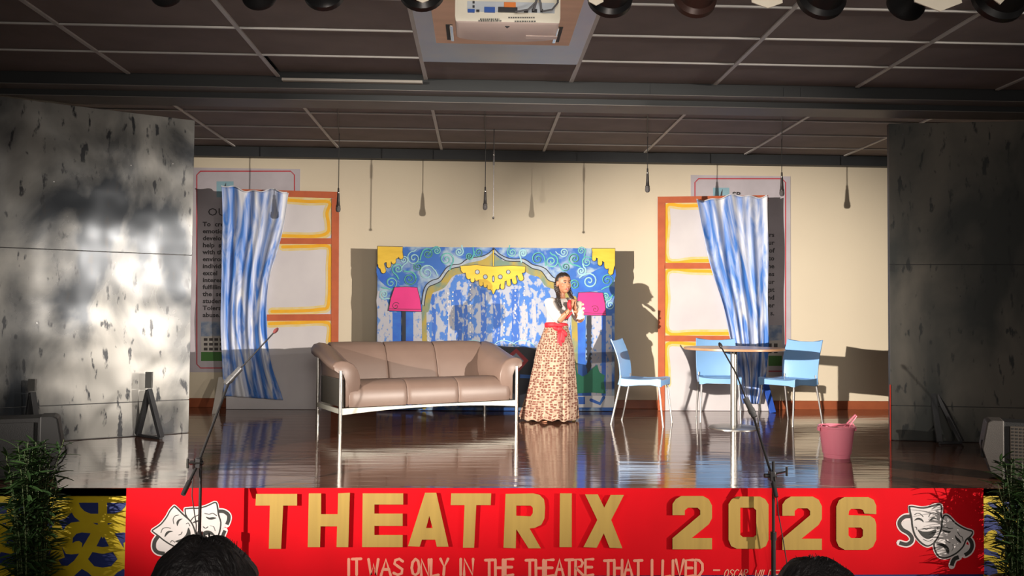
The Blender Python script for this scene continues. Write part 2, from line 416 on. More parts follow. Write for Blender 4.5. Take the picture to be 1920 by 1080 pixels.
def silver(m):
    """smeared silver coat: partly metallic, on a board that is not quite flat"""
    nt = m.node_tree; N = nt.nodes; L = nt.links; b = N['Principled BSDF']; tc = N['Texture Coordinate']
    b.inputs['Metallic'].default_value = .45
    bp = N['Bump']; bp.inputs['Distance'].default_value = .045; bp.inputs['Strength'].default_value = 1
    mp = N.new('ShaderNodeMapping'); mp.inputs['Scale'].default_value = (1.5, 1.5, 1.4); L.new(tc.outputs['Object'], mp.inputs[0])
    n = N.new('ShaderNodeTexNoise'); n.inputs['Scale'].default_value = 1; n.inputs['Detail'].default_value = 1.5; L.new(mp.outputs[0], n.inputs['Vector'])
    L.new(n.outputs[0], bp.inputs['Height'])
silver(M_flatL)
M_seam = mat('board_seam', (.012, .012, .012), .6)
M_wood_d = mat('dark_painted_timber', (.055, .058, .062), .45, col2=(.035, .036, .04), scale=(9, 9, 2))
def flat(name, label, pxs, m, seams, screws):
    """pxs: (x, y_bottom) at both ends; the flat stands on the floor"""
    a = on(*pxs[0]); b = on(*pxs[1]); d = (b - a); L_ = d.length; ang = math.atan2(d.y, d.x)
    H = 2.87
    r = thing(name, label, 'stage flat', a, ang)
    zs = [0] + seams + [H]
    for i in range(len(zs) - 1):
        MB().box((L_ / 2, .022, (zs[i] + zs[i + 1]) / 2 + .003), (L_, .018, zs[i + 1] - zs[i] - .006)).build('board', m, r, smooth=0, bevel=.0015)
    fr = MB()
    for x in (.03, L_ / 2, L_ - .03): fr.box((x, .06, H / 2), (.05, .055, H))
    for z in (.03, seams[0], seams[-1], H - .03): fr.box((L_ / 2, .06, z), (L_ - .12, .05, .06))
    fr.build('timber_frame', M_wood_d, r, smooth=0)
    for x, z in screws: MB().lathe([(.006, 0), (.006, .002)], (x, .011, z), 8, axis=(0, -1, 0)).build('screw', mat('bright_screw_head', (.6, .6, .6), .2, 1), r)
    return r, L_, ang
FL, lL, aL = flat('stage_flat', 'tall worn silver-black board flat with glossy patches at the left side of the stage', [(-70, 839), (354, 812)], M_flatL,
                  [.30, 1.62], [(1.2, 2.4), (1.55, 2.45), (.6, 2.2), (.5, 1.0)])
FR, lR, aR = flat('stage_flat', 'tall matt black board flat at the right side of the stage', [(1671, 826), (2150, 838)], M_flatR,
                  [.31, 1.58], [(.12, 2.77), (.3, 2.76), (.1, 1.55), (.62, 1.55), (.6, 1.3)])
MB().box((-.004, .01, .25), (.006, .02, .5)).build('red_glow_strip', mat('red_glow_colour', (.55, .03, .01), .4), FR, smooth=0)  # red glow along the flat's lower edge, put into this strip's colour

def brace(label, p_top, p_a, p_b, tab=.14):
    """timber A-shaped foot brace; p_a the foot at the board, p_b the outer foot"""
    t = thing('flat_brace', label, 'brace', (p_a + p_b) / 2 * 1.0, group='timber feet bracing the side flats')
    top = Vector(p_top)
    MB().beam(p_a + Vector((0, 0, .018)), top, .045, .035).build('rear_strut', M_wood_d, t, smooth=0, world=True, bevel=.002)
    MB().beam(p_b + Vector((0, 0, .018)), top + Vector((0, 0, .01)), .045, .035).build('front_strut', M_wood_d, t, smooth=0, world=True, bevel=.002)
    MB().beam(p_a + Vector((0, 0, .012)), p_b + Vector((0, 0, .012)), .03, .02).build('foot_bar', M_wood_d, t, smooth=0, world=True)
    MB().box(top + Vector((0, 0, .02 + tab / 2)), (.06, .022, tab)).build('hinge_plate', mat('dull_steel_plate', (.30, .30, .29), .35, .8), t, smooth=0, world=True, bevel=.002)
    return t
pa = on(259, 818); pb = on(302, 824)
brace('dark timber A-shaped foot at the base of the silver left flat, right of the speaker', at(279, 732, (pa.y + pb.y) / 2 - .02), pa, pb)
pa = on(46, 832); pb = on(74, 838)
brace('dark timber foot at the left flat, half hidden above the left floor speaker', at(60, 738, (pa.y + pb.y) / 2 - .02), pa, pb, .1)
pa = on(1762, 833); pb = on(1803, 832)
brace('dark timber triangular foot leaning at the matt black right flat', at(1746, 718, 7.58), pa, pb, .06)

# ================================================================== posters on the back wall
M_post = mat('pale_lilac_poster_vinyl', (.50, .46, .50), .45)
M_pred = mat('red_poster_rule', (.50, .06, .08), .5)
M_ink = mat('dark_poster_ink', (.06, .055, .06), .5)
M_logo = mat('pale_blue_logo_square', (.25, .42, .50), .5)
M_sky = mat('poster_photo_sky', (.16, .24, .40), .5, col2=(.45, .47, .52), scale=(9, 1, 12))
M_bld = mat('poster_photo_building', (.55, .52, .48), .5)
M_grass = mat('poster_photo_lawn', (.07, .20, .05), .5)
M_win = mat('poster_photo_window', (.07, .06, .06), .5)
def logo(p, x, y, s):
    p.poly([(x, y), (x + 32 * s, y), (x + 32 * s, y + 30), (x, y + 30)], 3); p.up()
    p.poly([(x + 12, y + 22), (x + 15, y + 8), (x + 18, y + 2), (x + 17, y + 20), (x + 22, y + 14), (x + 25, y + 24)], 2); p.lay -= 1
def poster(name, label, x0, x1, y0, y1, border, photo):
    Y = WALL - .004
    c = at((x0 + x1) / 2, y1, Y)
    t = thing(name, label, 'poster', (c.x, WALL, c.z))
    mb = MB(); p = Paint(mb, Y, .0006); p.lay = 0
    a = at(x0, y0, Y); b = at(x1, y1, Y)
    mb.box(((a.x + b.x) / 2, WALL - .002, (a.z + b.z) / 2), (b.x - a.x, .004, a.z - b.z), k=0); p.lay = 1
    bx0, by0, bx1, by1 = border; q = 7
    loop = [(bx0 + q, by0), (bx1 - q, by0), (bx1, by0 + q), (bx1, by1 - q), (bx1 - q, by1), (bx0 + q, by1), (bx0, by1 - q), (bx0, by0 + q), (bx0 + q, by0)]
    p.line(loop, 2.2, 1)
    return t, mb, p
t, mb, p = poster('wall_poster', 'pale school poster with red border behind the left painted window and curtain', 352, 557, 314, 699, (369, 321, 552, 690), None)
logo(p, 406, 340, 1)
p.up(); fx, fy, fw, fh = 377, 603, 60, 74
p.poly([(fx, fy), (fx + fw, fy), (fx + fw, fy + fh), (fx, fy + fh)], 4); p.up()
p.poly([(fx, fy + 28), (fx + fw, fy + 26), (fx + fw, fy + 60), (fx, fy + 60)], 5); p.poly([(fx, fy + 57), (fx + fw, fy + 57), (fx + fw, fy + fh), (fx, fy + fh)], 6); p.up()
for r_ in range(3):
    for c_ in range(5): p.poly([(fx + 5 + c_ * 10, fy + 31 + r_ * 9), (fx + 12 + c_ * 10, fy + 31 + r_ * 9), (fx + 12 + c_ * 10, fy + 36 + r_ * 9), (fx + 5 + c_ * 10, fy + 36 + r_ * 9)], 7)
g = WALL - .0055
def T(txt, x, y, h, bold=.002, sx=1, al='LEFT'): q = at(x, y, g); text_mesh(mb, txt, q, h, 2, bold, al, sx)
T('OU', 389, 404, .125, 0, 1.15)
for i, l in enumerate(['To  cre', 'emotion', 'develop', 'help  stu', 'with the', 'environ', 'individu', 'excel', 'interest', 'fulfillin', 'the  sel', 'student', 'Toleran', 'abuse.']):
    T(l, 380, 424 + i * 13.1, .072, .0022, 1.12)
mb.build('poster_sheet', [M_post, M_pred, M_ink, M_logo, M_sky, M_bld, M_grass, M_win], t, smooth=0, world=True)
t, mb, p = poster('wall_poster', 'pale school poster with red border behind the right painted window and curtain', 1295, 1483, 328, 706, (1303, 335, 1473, 696), None)
logo(p, 1337, 352, .95)
p.up(); fx, fy, fw, fh = 1402, 610, 64, 76
p.poly([(fx, fy), (fx + fw, fy), (fx + fw, fy + fh), (fx, fy + fh)], 4); p.up()
p.poly([(fx, fy + 30), (fx + fw, fy + 28), (fx + fw, fy + 60), (fx, fy + 60)], 5); p.poly([(fx, fy + 57), (fx + fw, fy + 57), (fx + fw, fy + fh), (fx, fy + fh)], 6); p.up()
for r_ in range(2):
    for c_ in range(5): p.poly([(fx + 5 + c_ * 11, fy + 34 + r_ * 11), (fx + 12 + c_ * 11, fy + 34 + r_ * 11), (fx + 12 + c_ * 11, fy + 41 + r_ * 11), (fx + 5 + c_ * 11, fy + 41 + r_ * 11)], 7)
T('SP', 1373, 369, .085, .003, 1.2)
for i, l in enumerate(['rs', 'ur', 'of', 'to', 'the', 'ces', 'our', 'gst', 'nd', 'ver', 's.']):
    T(l, 1452, 444 + i * 14.7, .075, .0022, 1.12, 'RIGHT')
mb.build('poster_sheet', [M_post, M_pred, M_ink, M_logo, M_sky, M_bld, M_grass, M_win], t, smooth=0, world=True)

# ================================================================== painted windows and curtains
M_canvas = mat('primed_canvas', (.62, .59, .60), .8, col2=(.56, .53, .55), scale=(2, 2, 2), bump=.25, bscale=(4, 4, 2))
M_orb = mat('terracotta_frame_paint', (.50, .12, .045), .6, col2=(.44, .10, .04), scale=(8, 8, 8))
M_y1 = mat('strong_yellow_paint', (.80, .43, .02), .6, col2=(.75, .37, .02), scale=(9, 9, 9))
M_y2 = mat('thin_yellow_wash', (.68, .50, .16), .7, col2=(.66, .56, .32), scale=(9, 9, 9))
M_wleg = mat('white_painted_timber', (.60, .57, .52), .6)
M_bleg = mat('blue_painted_timber', (.02, .08, .42), .5)
def panel(label, Y, outline, rails, panes, leg, dabs=()):
    base = at((outline[2][0] + outline[3][0]) / 2, outline[2][1], Y); base.z = 0
    t = thing('painted_window', label, 'stage scenery', base)
    mb = MB()
    pts = [at(x, y, Y) for x, y in outline]
    for q in pts[2:]: q.z = max(q.z, .0)
    pts[2].z = pts[3].z = .004
    back = [q + Vector((0, .02, 0)) for q in pts]
    mb.add(pts + back, [(0, 1, 2, 3), (7, 6, 5, 4), (0, 4, 5, 1), (1, 5, 6, 2), (2, 6, 7, 3), (3, 7, 4, 0)], 0)
    p = Paint(mb, Y, .0008)
    for kind, wd, k in (('w', 15, 2), ('s', 6, 1)):
        for i, loop in enumerate(panes):
            p.line(loop, wd, k, sm=4)
        p.up()
    mb.build('canvas', [M_canvas, M_y1, M_y2], t, smooth=0, world=True)
    for r_ in rails:
        fr = MB(); q = [at(x, y, Y) for x, y in r_]
        for z in q: z.z = max(z.z, .004)
        fr.add([v + Vector((0, -.008, 0)) for v in q] + [v + Vector((0, .002, 0)) for v in q], [(0, 1, 2, 3), (7, 6, 5, 4), (0, 4, 5, 1), (1, 5, 6, 2), (2, 6, 7, 3), (3, 7, 4, 0)])
        fr.build('painted_rail', M_orb, t, smooth=0, world=True)
    a, b, m = leg
    MB().beam(a, b, .07, .03, up=(0, 1, 0)).build('prop_leg', m, t, smooth=0, world=True, bevel=.003)
    return t
YW = 9.86
panel('painted canvas window with terracotta frame behind the left end of the sofa', YW, [(424, 356), (636, 362), (634, 767), (424, 766)],
      [[(424, 354), (636, 360), (636, 372), (424, 366)], [(622, 372), (636, 372), (634, 767), (621, 767)], [(424, 446), (622, 447), (622, 458), (424, 457)], [(424, 590), (621, 589), (621, 601), (424, 602)]],
      [[(540, 375), (580, 378), (617, 379), (613, 400), (616, 420), (614, 436), (590, 443), (530, 442)], [(530, 463), (580, 462), (617, 463), (618, 500), (616, 570), (600, 580), (560, 583), (510, 584)], [(505, 607), (560, 605), (616, 606), (618, 640)]],
      (on(404, 776) + Vector((0, 0, .0)), at(416, 708, YW - .03), M_wleg))
panel('painted canvas window with terracotta frame behind the blue chairs and round table', YW + .03, [(1233, 371), (1440, 367), (1441, 768), (1236, 770)],
      [[(1233, 369), (1440, 366), (1440, 378), (1233, 381)], [(1233, 381), (1247, 381), (1246, 770), (1234, 770)], [(1246, 493), (1440, 493), (1440, 504), (1246, 504)], [(1246, 629), (1440, 630), (1440, 641), (1246, 640)]],
      [[(1330, 385), (1280, 386), (1251, 385), (1250, 420), (1250, 488), (1300, 489), (1350, 488)], [(1360, 509), (1300, 508), (1251, 508), (1250, 560), (1250, 622), (1300, 625), (1380, 625)], [(1380, 646), (1300, 645), (1251, 645), (1250, 690), (1251, 720)]],
      (on(1449, 774), at(1432, 708, YW), M_bleg))

def sheet_mat(name):
    m = mat(name, (.05, .18, .56), .55, col2=(.66, .68, .74), scale=(5.5, 3.2, 1), detail=7, lo=.40, hi=.63, uv=True, bump=.4, bscale=(18, 5, 1), dist=1.3)
    return m
M_curt = sheet_mat('blue_streaked_white_cloth')
def curtain(label, Y, left, right, nfold, amp, seed):
    a, b = at(*left[-1], Y), at(*right[-1], Y)
    NV, NU = 56, 110
    ls = smooth_line(left, 10); rs = smooth_line(right, 10)
    def samp(l, t): q = t * (len(l) - 1); i = min(int(q), len(l) - 2); return l[i].lerp(l[i + 1], q - i)
    rows = []
    rnd = random.Random(seed); ph = [rnd.uniform(0, 6.3) for _ in range(6)]
    for i in range(NV + 1):
        v = i / NV; L_, R_ = samp(ls, v), samp(rs, v); row = []
        for j in range(NU + 1):
            u = j / NU; q = L_.lerp(R_, u)
            wob = math.sin(u * nfold * 2 * PI + ph[0] + .5 * math.sin(v * 3 + ph[1])) + .5 * math.sin(u * nfold * 4.3 * PI + ph[2] + v * 1.5) + .35 * math.sin(u * nfold * 9 + v * 5 + ph[3])
            cr = noise.noise(Vector((u * 6, v * 9, seed))) * .7
            y = Y - .045 - amp * (.5 + .5 * wob * (.6 + .4 * v)) - amp * .5 * cr
            top = (3.5 * math.sin(u * 9 + ph[4]) + 2 * math.sin(u * 23)) * max(0, 1 - v * 14)
            row.append(at(q[0] + 1.2 * math.sin(v * 18 + j) * (u in (0, 1)), q[1] + top, y))
        rows.append(row)
    for q in rows[-1]: q.z = max(q.z, .01)
    t = thing('curtain', label, 'curtain', (a.lerp(b, .5).x, Y - .05, min(a.z, b.z)))
    mb = MB(); mb.rings(rows, cap=False, closed=False, uvs=True)
    mb.build('cloth', M_curt, t, smooth=180, world=True, mods=[('SOLIDIFY', dict(thickness=.003))])
    hem = MB(); hem.path([q + Vector((0, -.006, .004)) for q in rows[0][::3]], .007, 6)
    hem.build('gathered_hem', mat('white_cotton_hem', (.62, .62, .66), .8), t, world=True)
    return t
curtain('blue and white crumpled curtain gathered over the left painted window', YW, [(415, 352), (417, 430), (415, 510), (414, 600), (416, 680), (421, 742)],
        [(541, 362), (533, 420), (516, 480), (504, 530), (499, 590), (502, 640), (514, 700), (530, 750)], 3.6, .032, 3)
curtain('blue and white crumpled curtain gathered over the right painted window behind the table', YW + .03, [(1306, 374), (1320, 445), (1339, 520), (1358, 580), (1371, 640), (1381, 700), (1394, 757)],
        [(1440, 366), (1441, 450), (1441, 550), (1441, 640), (1437, 700), (1424, 757)], 3.8, .030, 9)
# ================================================================== painted backdrop behind the sofa
YB = 9.80
M_b1 = mat('blue_white_sponged_paint', (.03, .13, .46), .6, col2=(.32, .43, .52), scale=(5, 3, 5.5), detail=10, lo=.46, hi=.62, dist=.5)
M_b2 = mat('blue_grey_rain_paint', (.05, .17, .52), .6, col2=(.36, .39, .47), scale=(13, 5, 9), detail=12, lo=.47, hi=.53, dist=.2)
M_b5 = mat('dry_brushed_blue', (.03, .12, .46), .6, col2=(.34, .38, .48), scale=(22, 5, 12), detail=10, lo=.54, hi=.60)
M_b3 = mat('strong_blue_paint', (.02, .10, .50), .5, col2=(.03, .16, .55), scale=(7, 7, 7))
M_b4 = mat('dry_brushed_grey_white', (.42, .42, .47), .6, col2=(.10, .23, .54), scale=(24, 9, 16), detail=8, lo=.54, hi=.62)
M_gold = mat('yellow_gold_drip_paint', (.78, .52, .05), .5, col2=(.66, .42, .03), scale=(3, 3, 14))
M_og = mat('olive_gold_wash', (.36, .27, .05), .6, col2=(.14, .22, .17), scale=(7, 7, 5), lo=.42, hi=.6, detail=6)
M_teal = mat('teal_swirl_paint', (.07, .36, .36), .6, col2=(.10, .42, .34), scale=(9, 9, 9))
M_cyan = mat('pale_cyan_swirl_paint', (.30, .55, .60), .6)
M_blk = mat('black_outline_paint', (.015, .016, .022), .5)
M_band = mat('grey_white_band_paint', (.40, .44, .48), .6, col2=(.20, .28, .40), scale=(14, 14, 14), detail=6)
M_pink = mat('hot_pink_paint', (.72, .03, .22), .5, col2=(.66, .025, .20), scale=(4, 4, 4))
M_grn = mat('emerald_green_paint', (.015, .22, .12), .5)
M_navy = mat('near_black_navy_paint', (.018, .022, .035), .5)
M_redp = mat('red_cushion_paint', (.45, .02, .03), .5)
M_white = mat('white_dab_paint', (.66, .66, .68), .6)
MM = [M_b1, M_b2, M_b3, M_b4, M_gold, M_og, M_teal, M_cyan, M_blk, M_band, M_pink, M_grn, M_navy, M_redp, M_white, M_b5]
c0 = at(930, 760, YB); bd = thing('painted_backdrop', 'painted blue backdrop with pink lamps and golden arch behind the sofa and the girl', 'backdrop', (c0.x, YB, 0))
mb = MB(); q = [at(708, 462, YB), at(1153, 466, YB), at(1152, 764, YB), at(706, 764, YB)]; q[2].z = q[3].z = .006
bq = [v + Vector((0, .03, 0)) for v in q]
mb.add(q + bq, [(0, 1, 2, 3), (7, 6, 5, 4), (0, 4, 5, 1), (1, 5, 6, 2), (2, 6, 7, 3), (3, 7, 4, 0)], 0)
p = Paint(mb, YB, .0006)
A = lambda l: [(700 + x / 5.4, 455 + y / 5.4) for x, y in l]
B = lambda l: [(925 + x / 5.4, 455 + y / 5.4) for x, y in l]
out_l = A([(1215, 60), (1160, 112), (1080, 142), (980, 156), (925, 182), (880, 215), (800, 225), (745, 250), (700, 310), (660, 360), (600, 380), (550, 412), (518, 460), (500, 530), (488, 620)])
in_l = A([(1215, 105), (1150, 160), (1080, 190), (1000, 205), (930, 225), (880, 245), (810, 258), (755, 290), (712, 350), (680, 392), (620, 422), (565, 445), (540, 490), (525, 560), (515, 640)])
out_r = B([(10, 60), (60, 112), (130, 150), (200, 165), (300, 165), (350, 188), (400, 222), (470, 238), (530, 265), (570, 310), (610, 352), (680, 380), (760, 430), (800, 520)])
in_r = B([(10, 105), (70, 150), (130, 182), (200, 190), (280, 192), (340, 225), (400, 262), (480, 284), (520, 330), (560, 382), (640, 410), (720, 460), (780, 560)])
# swirl field stays on the sheet; rooms inside the arch
inner = in_l[::-1] + in_r + [(1072, 764), (793, 764)]
p.poly(inner, 1); p.up()
# side columns
p.poly([(708, 585), (736, 585), (736, 764), (707, 764)], 3); p.poly([(775, 585), (792, 585), (792, 764), (775, 764)], 3)
p.poly([(736, 586), (752, 586), (752, 764), (736, 764)], 2); p.poly([(761, 586), (775, 586), (775, 764), (761, 764)], 2)
p.poly([(1082, 592), (1098, 592), (1097, 764), (1082, 764)], 2); p.poly([(1108, 592), (1128, 592), (1128, 764), (1109, 764)], 3); p.poly([(1128, 590), (1136, 590), (1136, 764), (1128, 764)], 2); p.poly([(1136, 592), (1147, 592), (1147, 764), (1136, 764)], 3)
p.poly([(708, 495), (722, 505), (752, 540), (730, 540), (708, 520)], 2, sm=3); p.poly([(708, 545), (724, 560), (730, 585), (708, 585)], 3, sm=2)
p.poly([(1064, 545), (1085, 528), (1120, 505), (1150, 500), (1152, 525), (1120, 545)], 2, sm=3)
for x0 in (812, 842, 858, 872, 905, 930, 965, 981, 1000, 1030):
    p.line([(x0, random.uniform(540, 575)), (x0 + 2, 600), (x0, 645)], random.choice([7, 10, 14]), random.choice([15, 15, 3]), sm=5, caps=False)
p.up()
wash_l = [(x + 3, y + 6) for x, y in in_l[3:]]; wash_r = [(x - 1, y + 6) for x, y in in_r[2:]]
p.line(wash_l, 14, 5, sm=4); p.line(wash_r, 13, 5, sm=4)
p.line([(795, 585), (796, 640), (795, 764)], 9, 5); p.line([(1076, 560), (1078, 640), (1078, 764)], 11, 5)
p.poly([(925, 476), (945, 490), (990, 497), (1000, 502), (925, 502), (860, 502), (865, 497), (905, 490)], 5)
p.up()
n_ = 12
def res(l, n=60):
    s = smooth_line(l, 8); return [s[int(i * (len(s) - 1) / n)] for i in range(n + 1)]
for o_, i_ in ((out_l, in_l), (out_r, in_r)):
    a_, b_ = res(o_), res(i_)
    mb.add([p.P(*v) for v in a_] + [p.P(*v) for v in b_], [(i, i + 1, 61 + i + 1, 61 + i) for i in range(60)], 9)
p.up()
for l in (out_l, in_l, out_r, in_r): p.line(l, 1.7, 8, sm=4)
p.line(in_l[:6], 3, 5, sm=4); 
p.line([(925, 466), (925, 498)], 3.6, 8); p.up(); p.line([(925, 470), (925, 498)], 1.8, 4); p.up()
# swirls
sw = [(776, 484, 13), (802, 476, 11), (837, 486, 14), (861, 472, 8), (897, 473, 9), (746, 504, 11), (800, 511, 15), (768, 523, 14), (733, 530, 13), (720, 552, 9), (784, 500, 9), (819, 470, 8), (757, 487, 8), (880, 480, 7),
      (960, 473, 9), (981, 475, 8), (1008, 485, 13), (1034, 490, 13), (1057, 473, 9), (1077, 485, 12), (1100, 491, 10), (1105, 527, 15), (1138, 525, 13), (1136, 555, 8), (1144, 572, 9), (1077, 534, 10), (1090, 470, 8), (1090, 508, 9), (1060, 500, 9)]
for i, (x, y, r_) in enumerate(sw):
    p.spiral(x, y, r_, 7 if i % 3 == 0 else 6, 2.6 if i % 2 else 2.0, 1.7, i * 1.3, -1 if i % 2 else 1, tail=10)
p.up()
for i, (x, y, r_) in enumerate(sw): p.spiral(x + .6, y + .4, r_ * .85, 8 if i % 3 == 1 else 7, .8, 1.5, i * 1.3 + .2, -1 if i % 2 else 1)
# dotted strings
for x0, ya, yb in ((840, 550, 600), (882, 535, 650), (983, 537, 640), (803, 608, 640), (849, 548, 596), (945, 560, 640), (966, 545, 600)):
    y = ya
    while y < yb: p.dot(x0 + random.uniform(-.4, .4), y, random.uniform(1.1, 1.9), 14, 8); y += random.uniform(7, 10)
for x0 in (868, 925, 960): p.line([(x0, 648), (x0 + 8, 641), (x0 + 20, 638), (x0 + 34, 642), (x0 + 42, 648)], 1.4, 7, sm=4)
p.up()
# golden drips, dark rim first
def drips(body, dr, k, g):
    p.poly([(x, y) for x, y in body], k)
    if g: p.line(body + [body[0]], g * 2, k)
    for x0, y0, x1, y1, w_ in dr: p.line([(x0, y0), (x1, y1)], w_ + 2 * g, k)
body = [(863, 499), (893, 497), (925, 500), (960, 498), (985, 500), (984, 510), (972, 514), (960, 522), (940, 530), (928, 545), (925, 552), (922, 545), (912, 532), (890, 522), (876, 513), (866, 508)]
dr = [(868, 505, 870, 508, 8), (877, 508, 879, 519, 9), (886, 514, 886, 526, 7), (893, 516, 894, 524, 6), (901, 520, 902, 533, 7), (909, 525, 910, 536, 6), (917, 530, 917, 540, 6), (925, 530, 925, 547, 5), (934, 530, 933, 540, 6), (943, 525, 942, 539, 7), (953, 520, 954, 533, 7), (962, 515, 965, 529, 8), (973, 510, 977, 522, 9), (980, 503, 981, 508, 7)]
cl = ([(708, 462), (755, 463), (754, 478), (745, 484), (735, 490), (722, 492), (714, 500), (708, 495)], [(750, 470, 752, 482, 8), (738, 480, 738, 491, 8), (729, 485, 729, 498, 8), (714, 490, 719, 508, 9), (712, 480, 713, 500, 7)])
crn = ([(1110, 466), (1153, 466), (1153, 498), (1143, 497), (1134, 492), (1122, 485), (1112, 480)], [(1114, 475, 1114, 486, 7), (1125, 480, 1125, 494, 8), (1137, 485, 1138, 500, 9), (1148, 490, 1145, 511, 9), (1149, 480, 1149, 498, 7)])
for bdy, d_ in ((body, dr), cl, crn): drips(bdy, d_, 8, .9)
p.up()
for bdy, d_ in ((body, dr), cl, crn): drips(bdy, d_, 4, 0)
p.up()
for x, y, r_ in ((895, 510, 4.6), (910, 519, 4.6), (938, 519, 4.6), (953, 510, 4.2), (925, 523, 2.6)): p.dot(x, y, r_, 8, 14, ry=r_ * (2.6 if r_ < 3 else 1))
p.up()
for x, y, r_ in ((895, 510, 3.5), (910, 519, 3.5), (938, 519, 3.5), (953, 510, 3.2), (925, 523, 1.6)): p.dot(x, y, r_, 9, 14, ry=r_ * (3 if r_ < 2 else 1))
# lamps
p.poly([(754, 584), (761, 584), (761, 764), (754, 764)], 12)
p.poly([(1100, 592), (1108, 592), (1107, 700), (1101, 700)], 12)
for y in (630, 642, 654, 664, 672): p.dot(1104, y, 5.5, 12, 12, ry=4)
p.dot(1104, 612, 5, 12, 12, ry=9); p.dot(1104, 685, 5, 12, 12, ry=8)
shade_l = [(740, 539), (762, 538), (782, 539.5), (787, 560), (790, 584), (760, 583), (729, 582), (733, 560)]
shade_r = [(1085, 549), (1108, 548), (1130, 549.5), (1134, 570), (1136, 591), (1110, 591), (1080, 589), (1082, 568)]
p.poly([(1077, 672), (1083, 700), (1092, 706), (1100, 702), (1108, 693), (1120, 684), (1124, 698), (1134, 704), (1132, 716), (1136, 738), (1110, 736), (1077, 738)], 11)
p.poly([(1080, 742), (1152, 742), (1152, 764), (1080, 764)], 14); p.up()
p.poly([(1084, 744), (1097, 744), (1097, 758), (1085, 758)], 2); p.line([(1108, 750), (1125, 757), (1132, 745)], 6, 2)
p.line(shade_l + [shade_l[0]], 2.2, 8); p.line(shade_r + [shade_r[0]], 2.2, 8); p.poly(shade_l, 10); p.poly(shade_r, 10); p.up()
p.spiral(742, 574, 7.5, 8, 1, 1.4, PI, 1); p.spiral(1116, 580, 7.5, 8, 1, 1.4, 0, -1); p.line([(729, 579), (789, 580)], .9, 8); p.line([(1080, 586), (1136, 588)], .9, 8)
# painted dark sofa with a red cushion, low in the picture
p.poly([(895, 647), (940, 649), (1000, 652), (1070, 652), (1072, 764), (860, 764), (860, 655)], 12, sm=0); p.up()
p.poly([(968, 653), (991, 676), (970, 700), (944, 674)], 13); p.up(); p.poly([(968, 662), (982, 677), (969, 690), (953, 674)], 9); p.up(); p.spiral(968, 676, 5, 8, 1, 1.3)
p.poly([(975, 702), (1015, 704), (1015, 710), (975, 709)], 2)
mb.build('painted_cloth', MM, bd, smooth=0, world=True)
fr = MB()
for a_, b_ in (((712, 480), (712, 762)), ((930, 480), (930, 762)), ((1148, 480), (1148, 762)), ((712, 480), (1148, 482))):
    a_ = at(*a_, YB + .05); b_ = at(*b_, YB + .05); a_.z = max(a_.z, .02); b_.z = max(b_.z, .02); fr.beam(a_, b_, .04, .03)
fr.build('rear_frame', M_wood_d, bd, smooth=0, world=True)
# small wooden block at its right foot
bb = on(1147, 768); tag(MB().box((bb.x, bb.y, .07), (.07, .07, .14)).build('wooden_block', mat('brown_block_wood', (.20, .09, .04), .5), smooth=0, bevel=.006),
    'small brown wooden block standing at the right foot of the painted blue backdrop', 'block')

# ================================================================== red banner on the stage front
YR = FRONT - .012
M_red = mat('red_banner_cloth', (.56, .002, .008), .8, spec=.12, col2=(.49, .002, .007), scale=(2.5, 2, 1.4), bump=.2, bscale=(3, 2, 1.5))
M_let = mat('gold_fibreboard', (.37, .245, .062), .6, col2=(.32, .21, .054), spec=.2, scale=(26, 3, 1.6), lo=.3, hi=.7)
M_lete = mat('pale_board_edge', (.72, .42, .24), .6)
M_hand = mat('dusty_pink_lettering_paint', (.66, .26, .17), .6)
M_mw = mat('mask_white', (.62, .58, .57), .6, col2=(.54, .50, .50), scale=(5, 5, 5)); M_mk = mat('mask_black', (.022, .022, .02), .5); M_mp = mat('mask_pale_rim', (.72, .60, .60), .6)
a_, b_ = at(237, 913, YR), at(1844, 920, YR)
ban = thing('banner', 'red banner with golden letters covering the front of the stage', 'banner', ((a_.x + b_.x) / 2, YR, -.55))
mb = MB(); z0 = -.55
mb.box(((a_.x + b_.x) / 2, YR + .002, (.002 + z0) / 2), (b_.x - a_.x, .004, .002 - z0), k=0)
p = Paint(mb, YR, .0006)
# hand lettered line
for tx, x0, x1 in (('IT', 652, 677), ('WAS', 691, 756), ('ONLY', 772, 840), ('IN', 862, 887), ('THE', 910, 962), ('THEATRE', 986, 1112), ('THAT', 1133, 1204), ('I', 1220, 1225), ('LIVED', 1242, 1318)):
    word(p, tx, x0, x1, 1048 + (x0 - 650) * .004, 1078 + (x0 - 650) * .004, 5.2, 1)
p.line([(1338, 1069), (1349, 1069)], 3, 1)
word(p, 'OSCAR', 1357, 1400, 1068, 1082, 2.0, 1, .25); word(p, 'WILDE', 1414, 1458, 1069, 1084, 2.0, 1, .25)
mb.build('banner_cloth', [M_red, M_hand], ban, smooth=0, world=True)
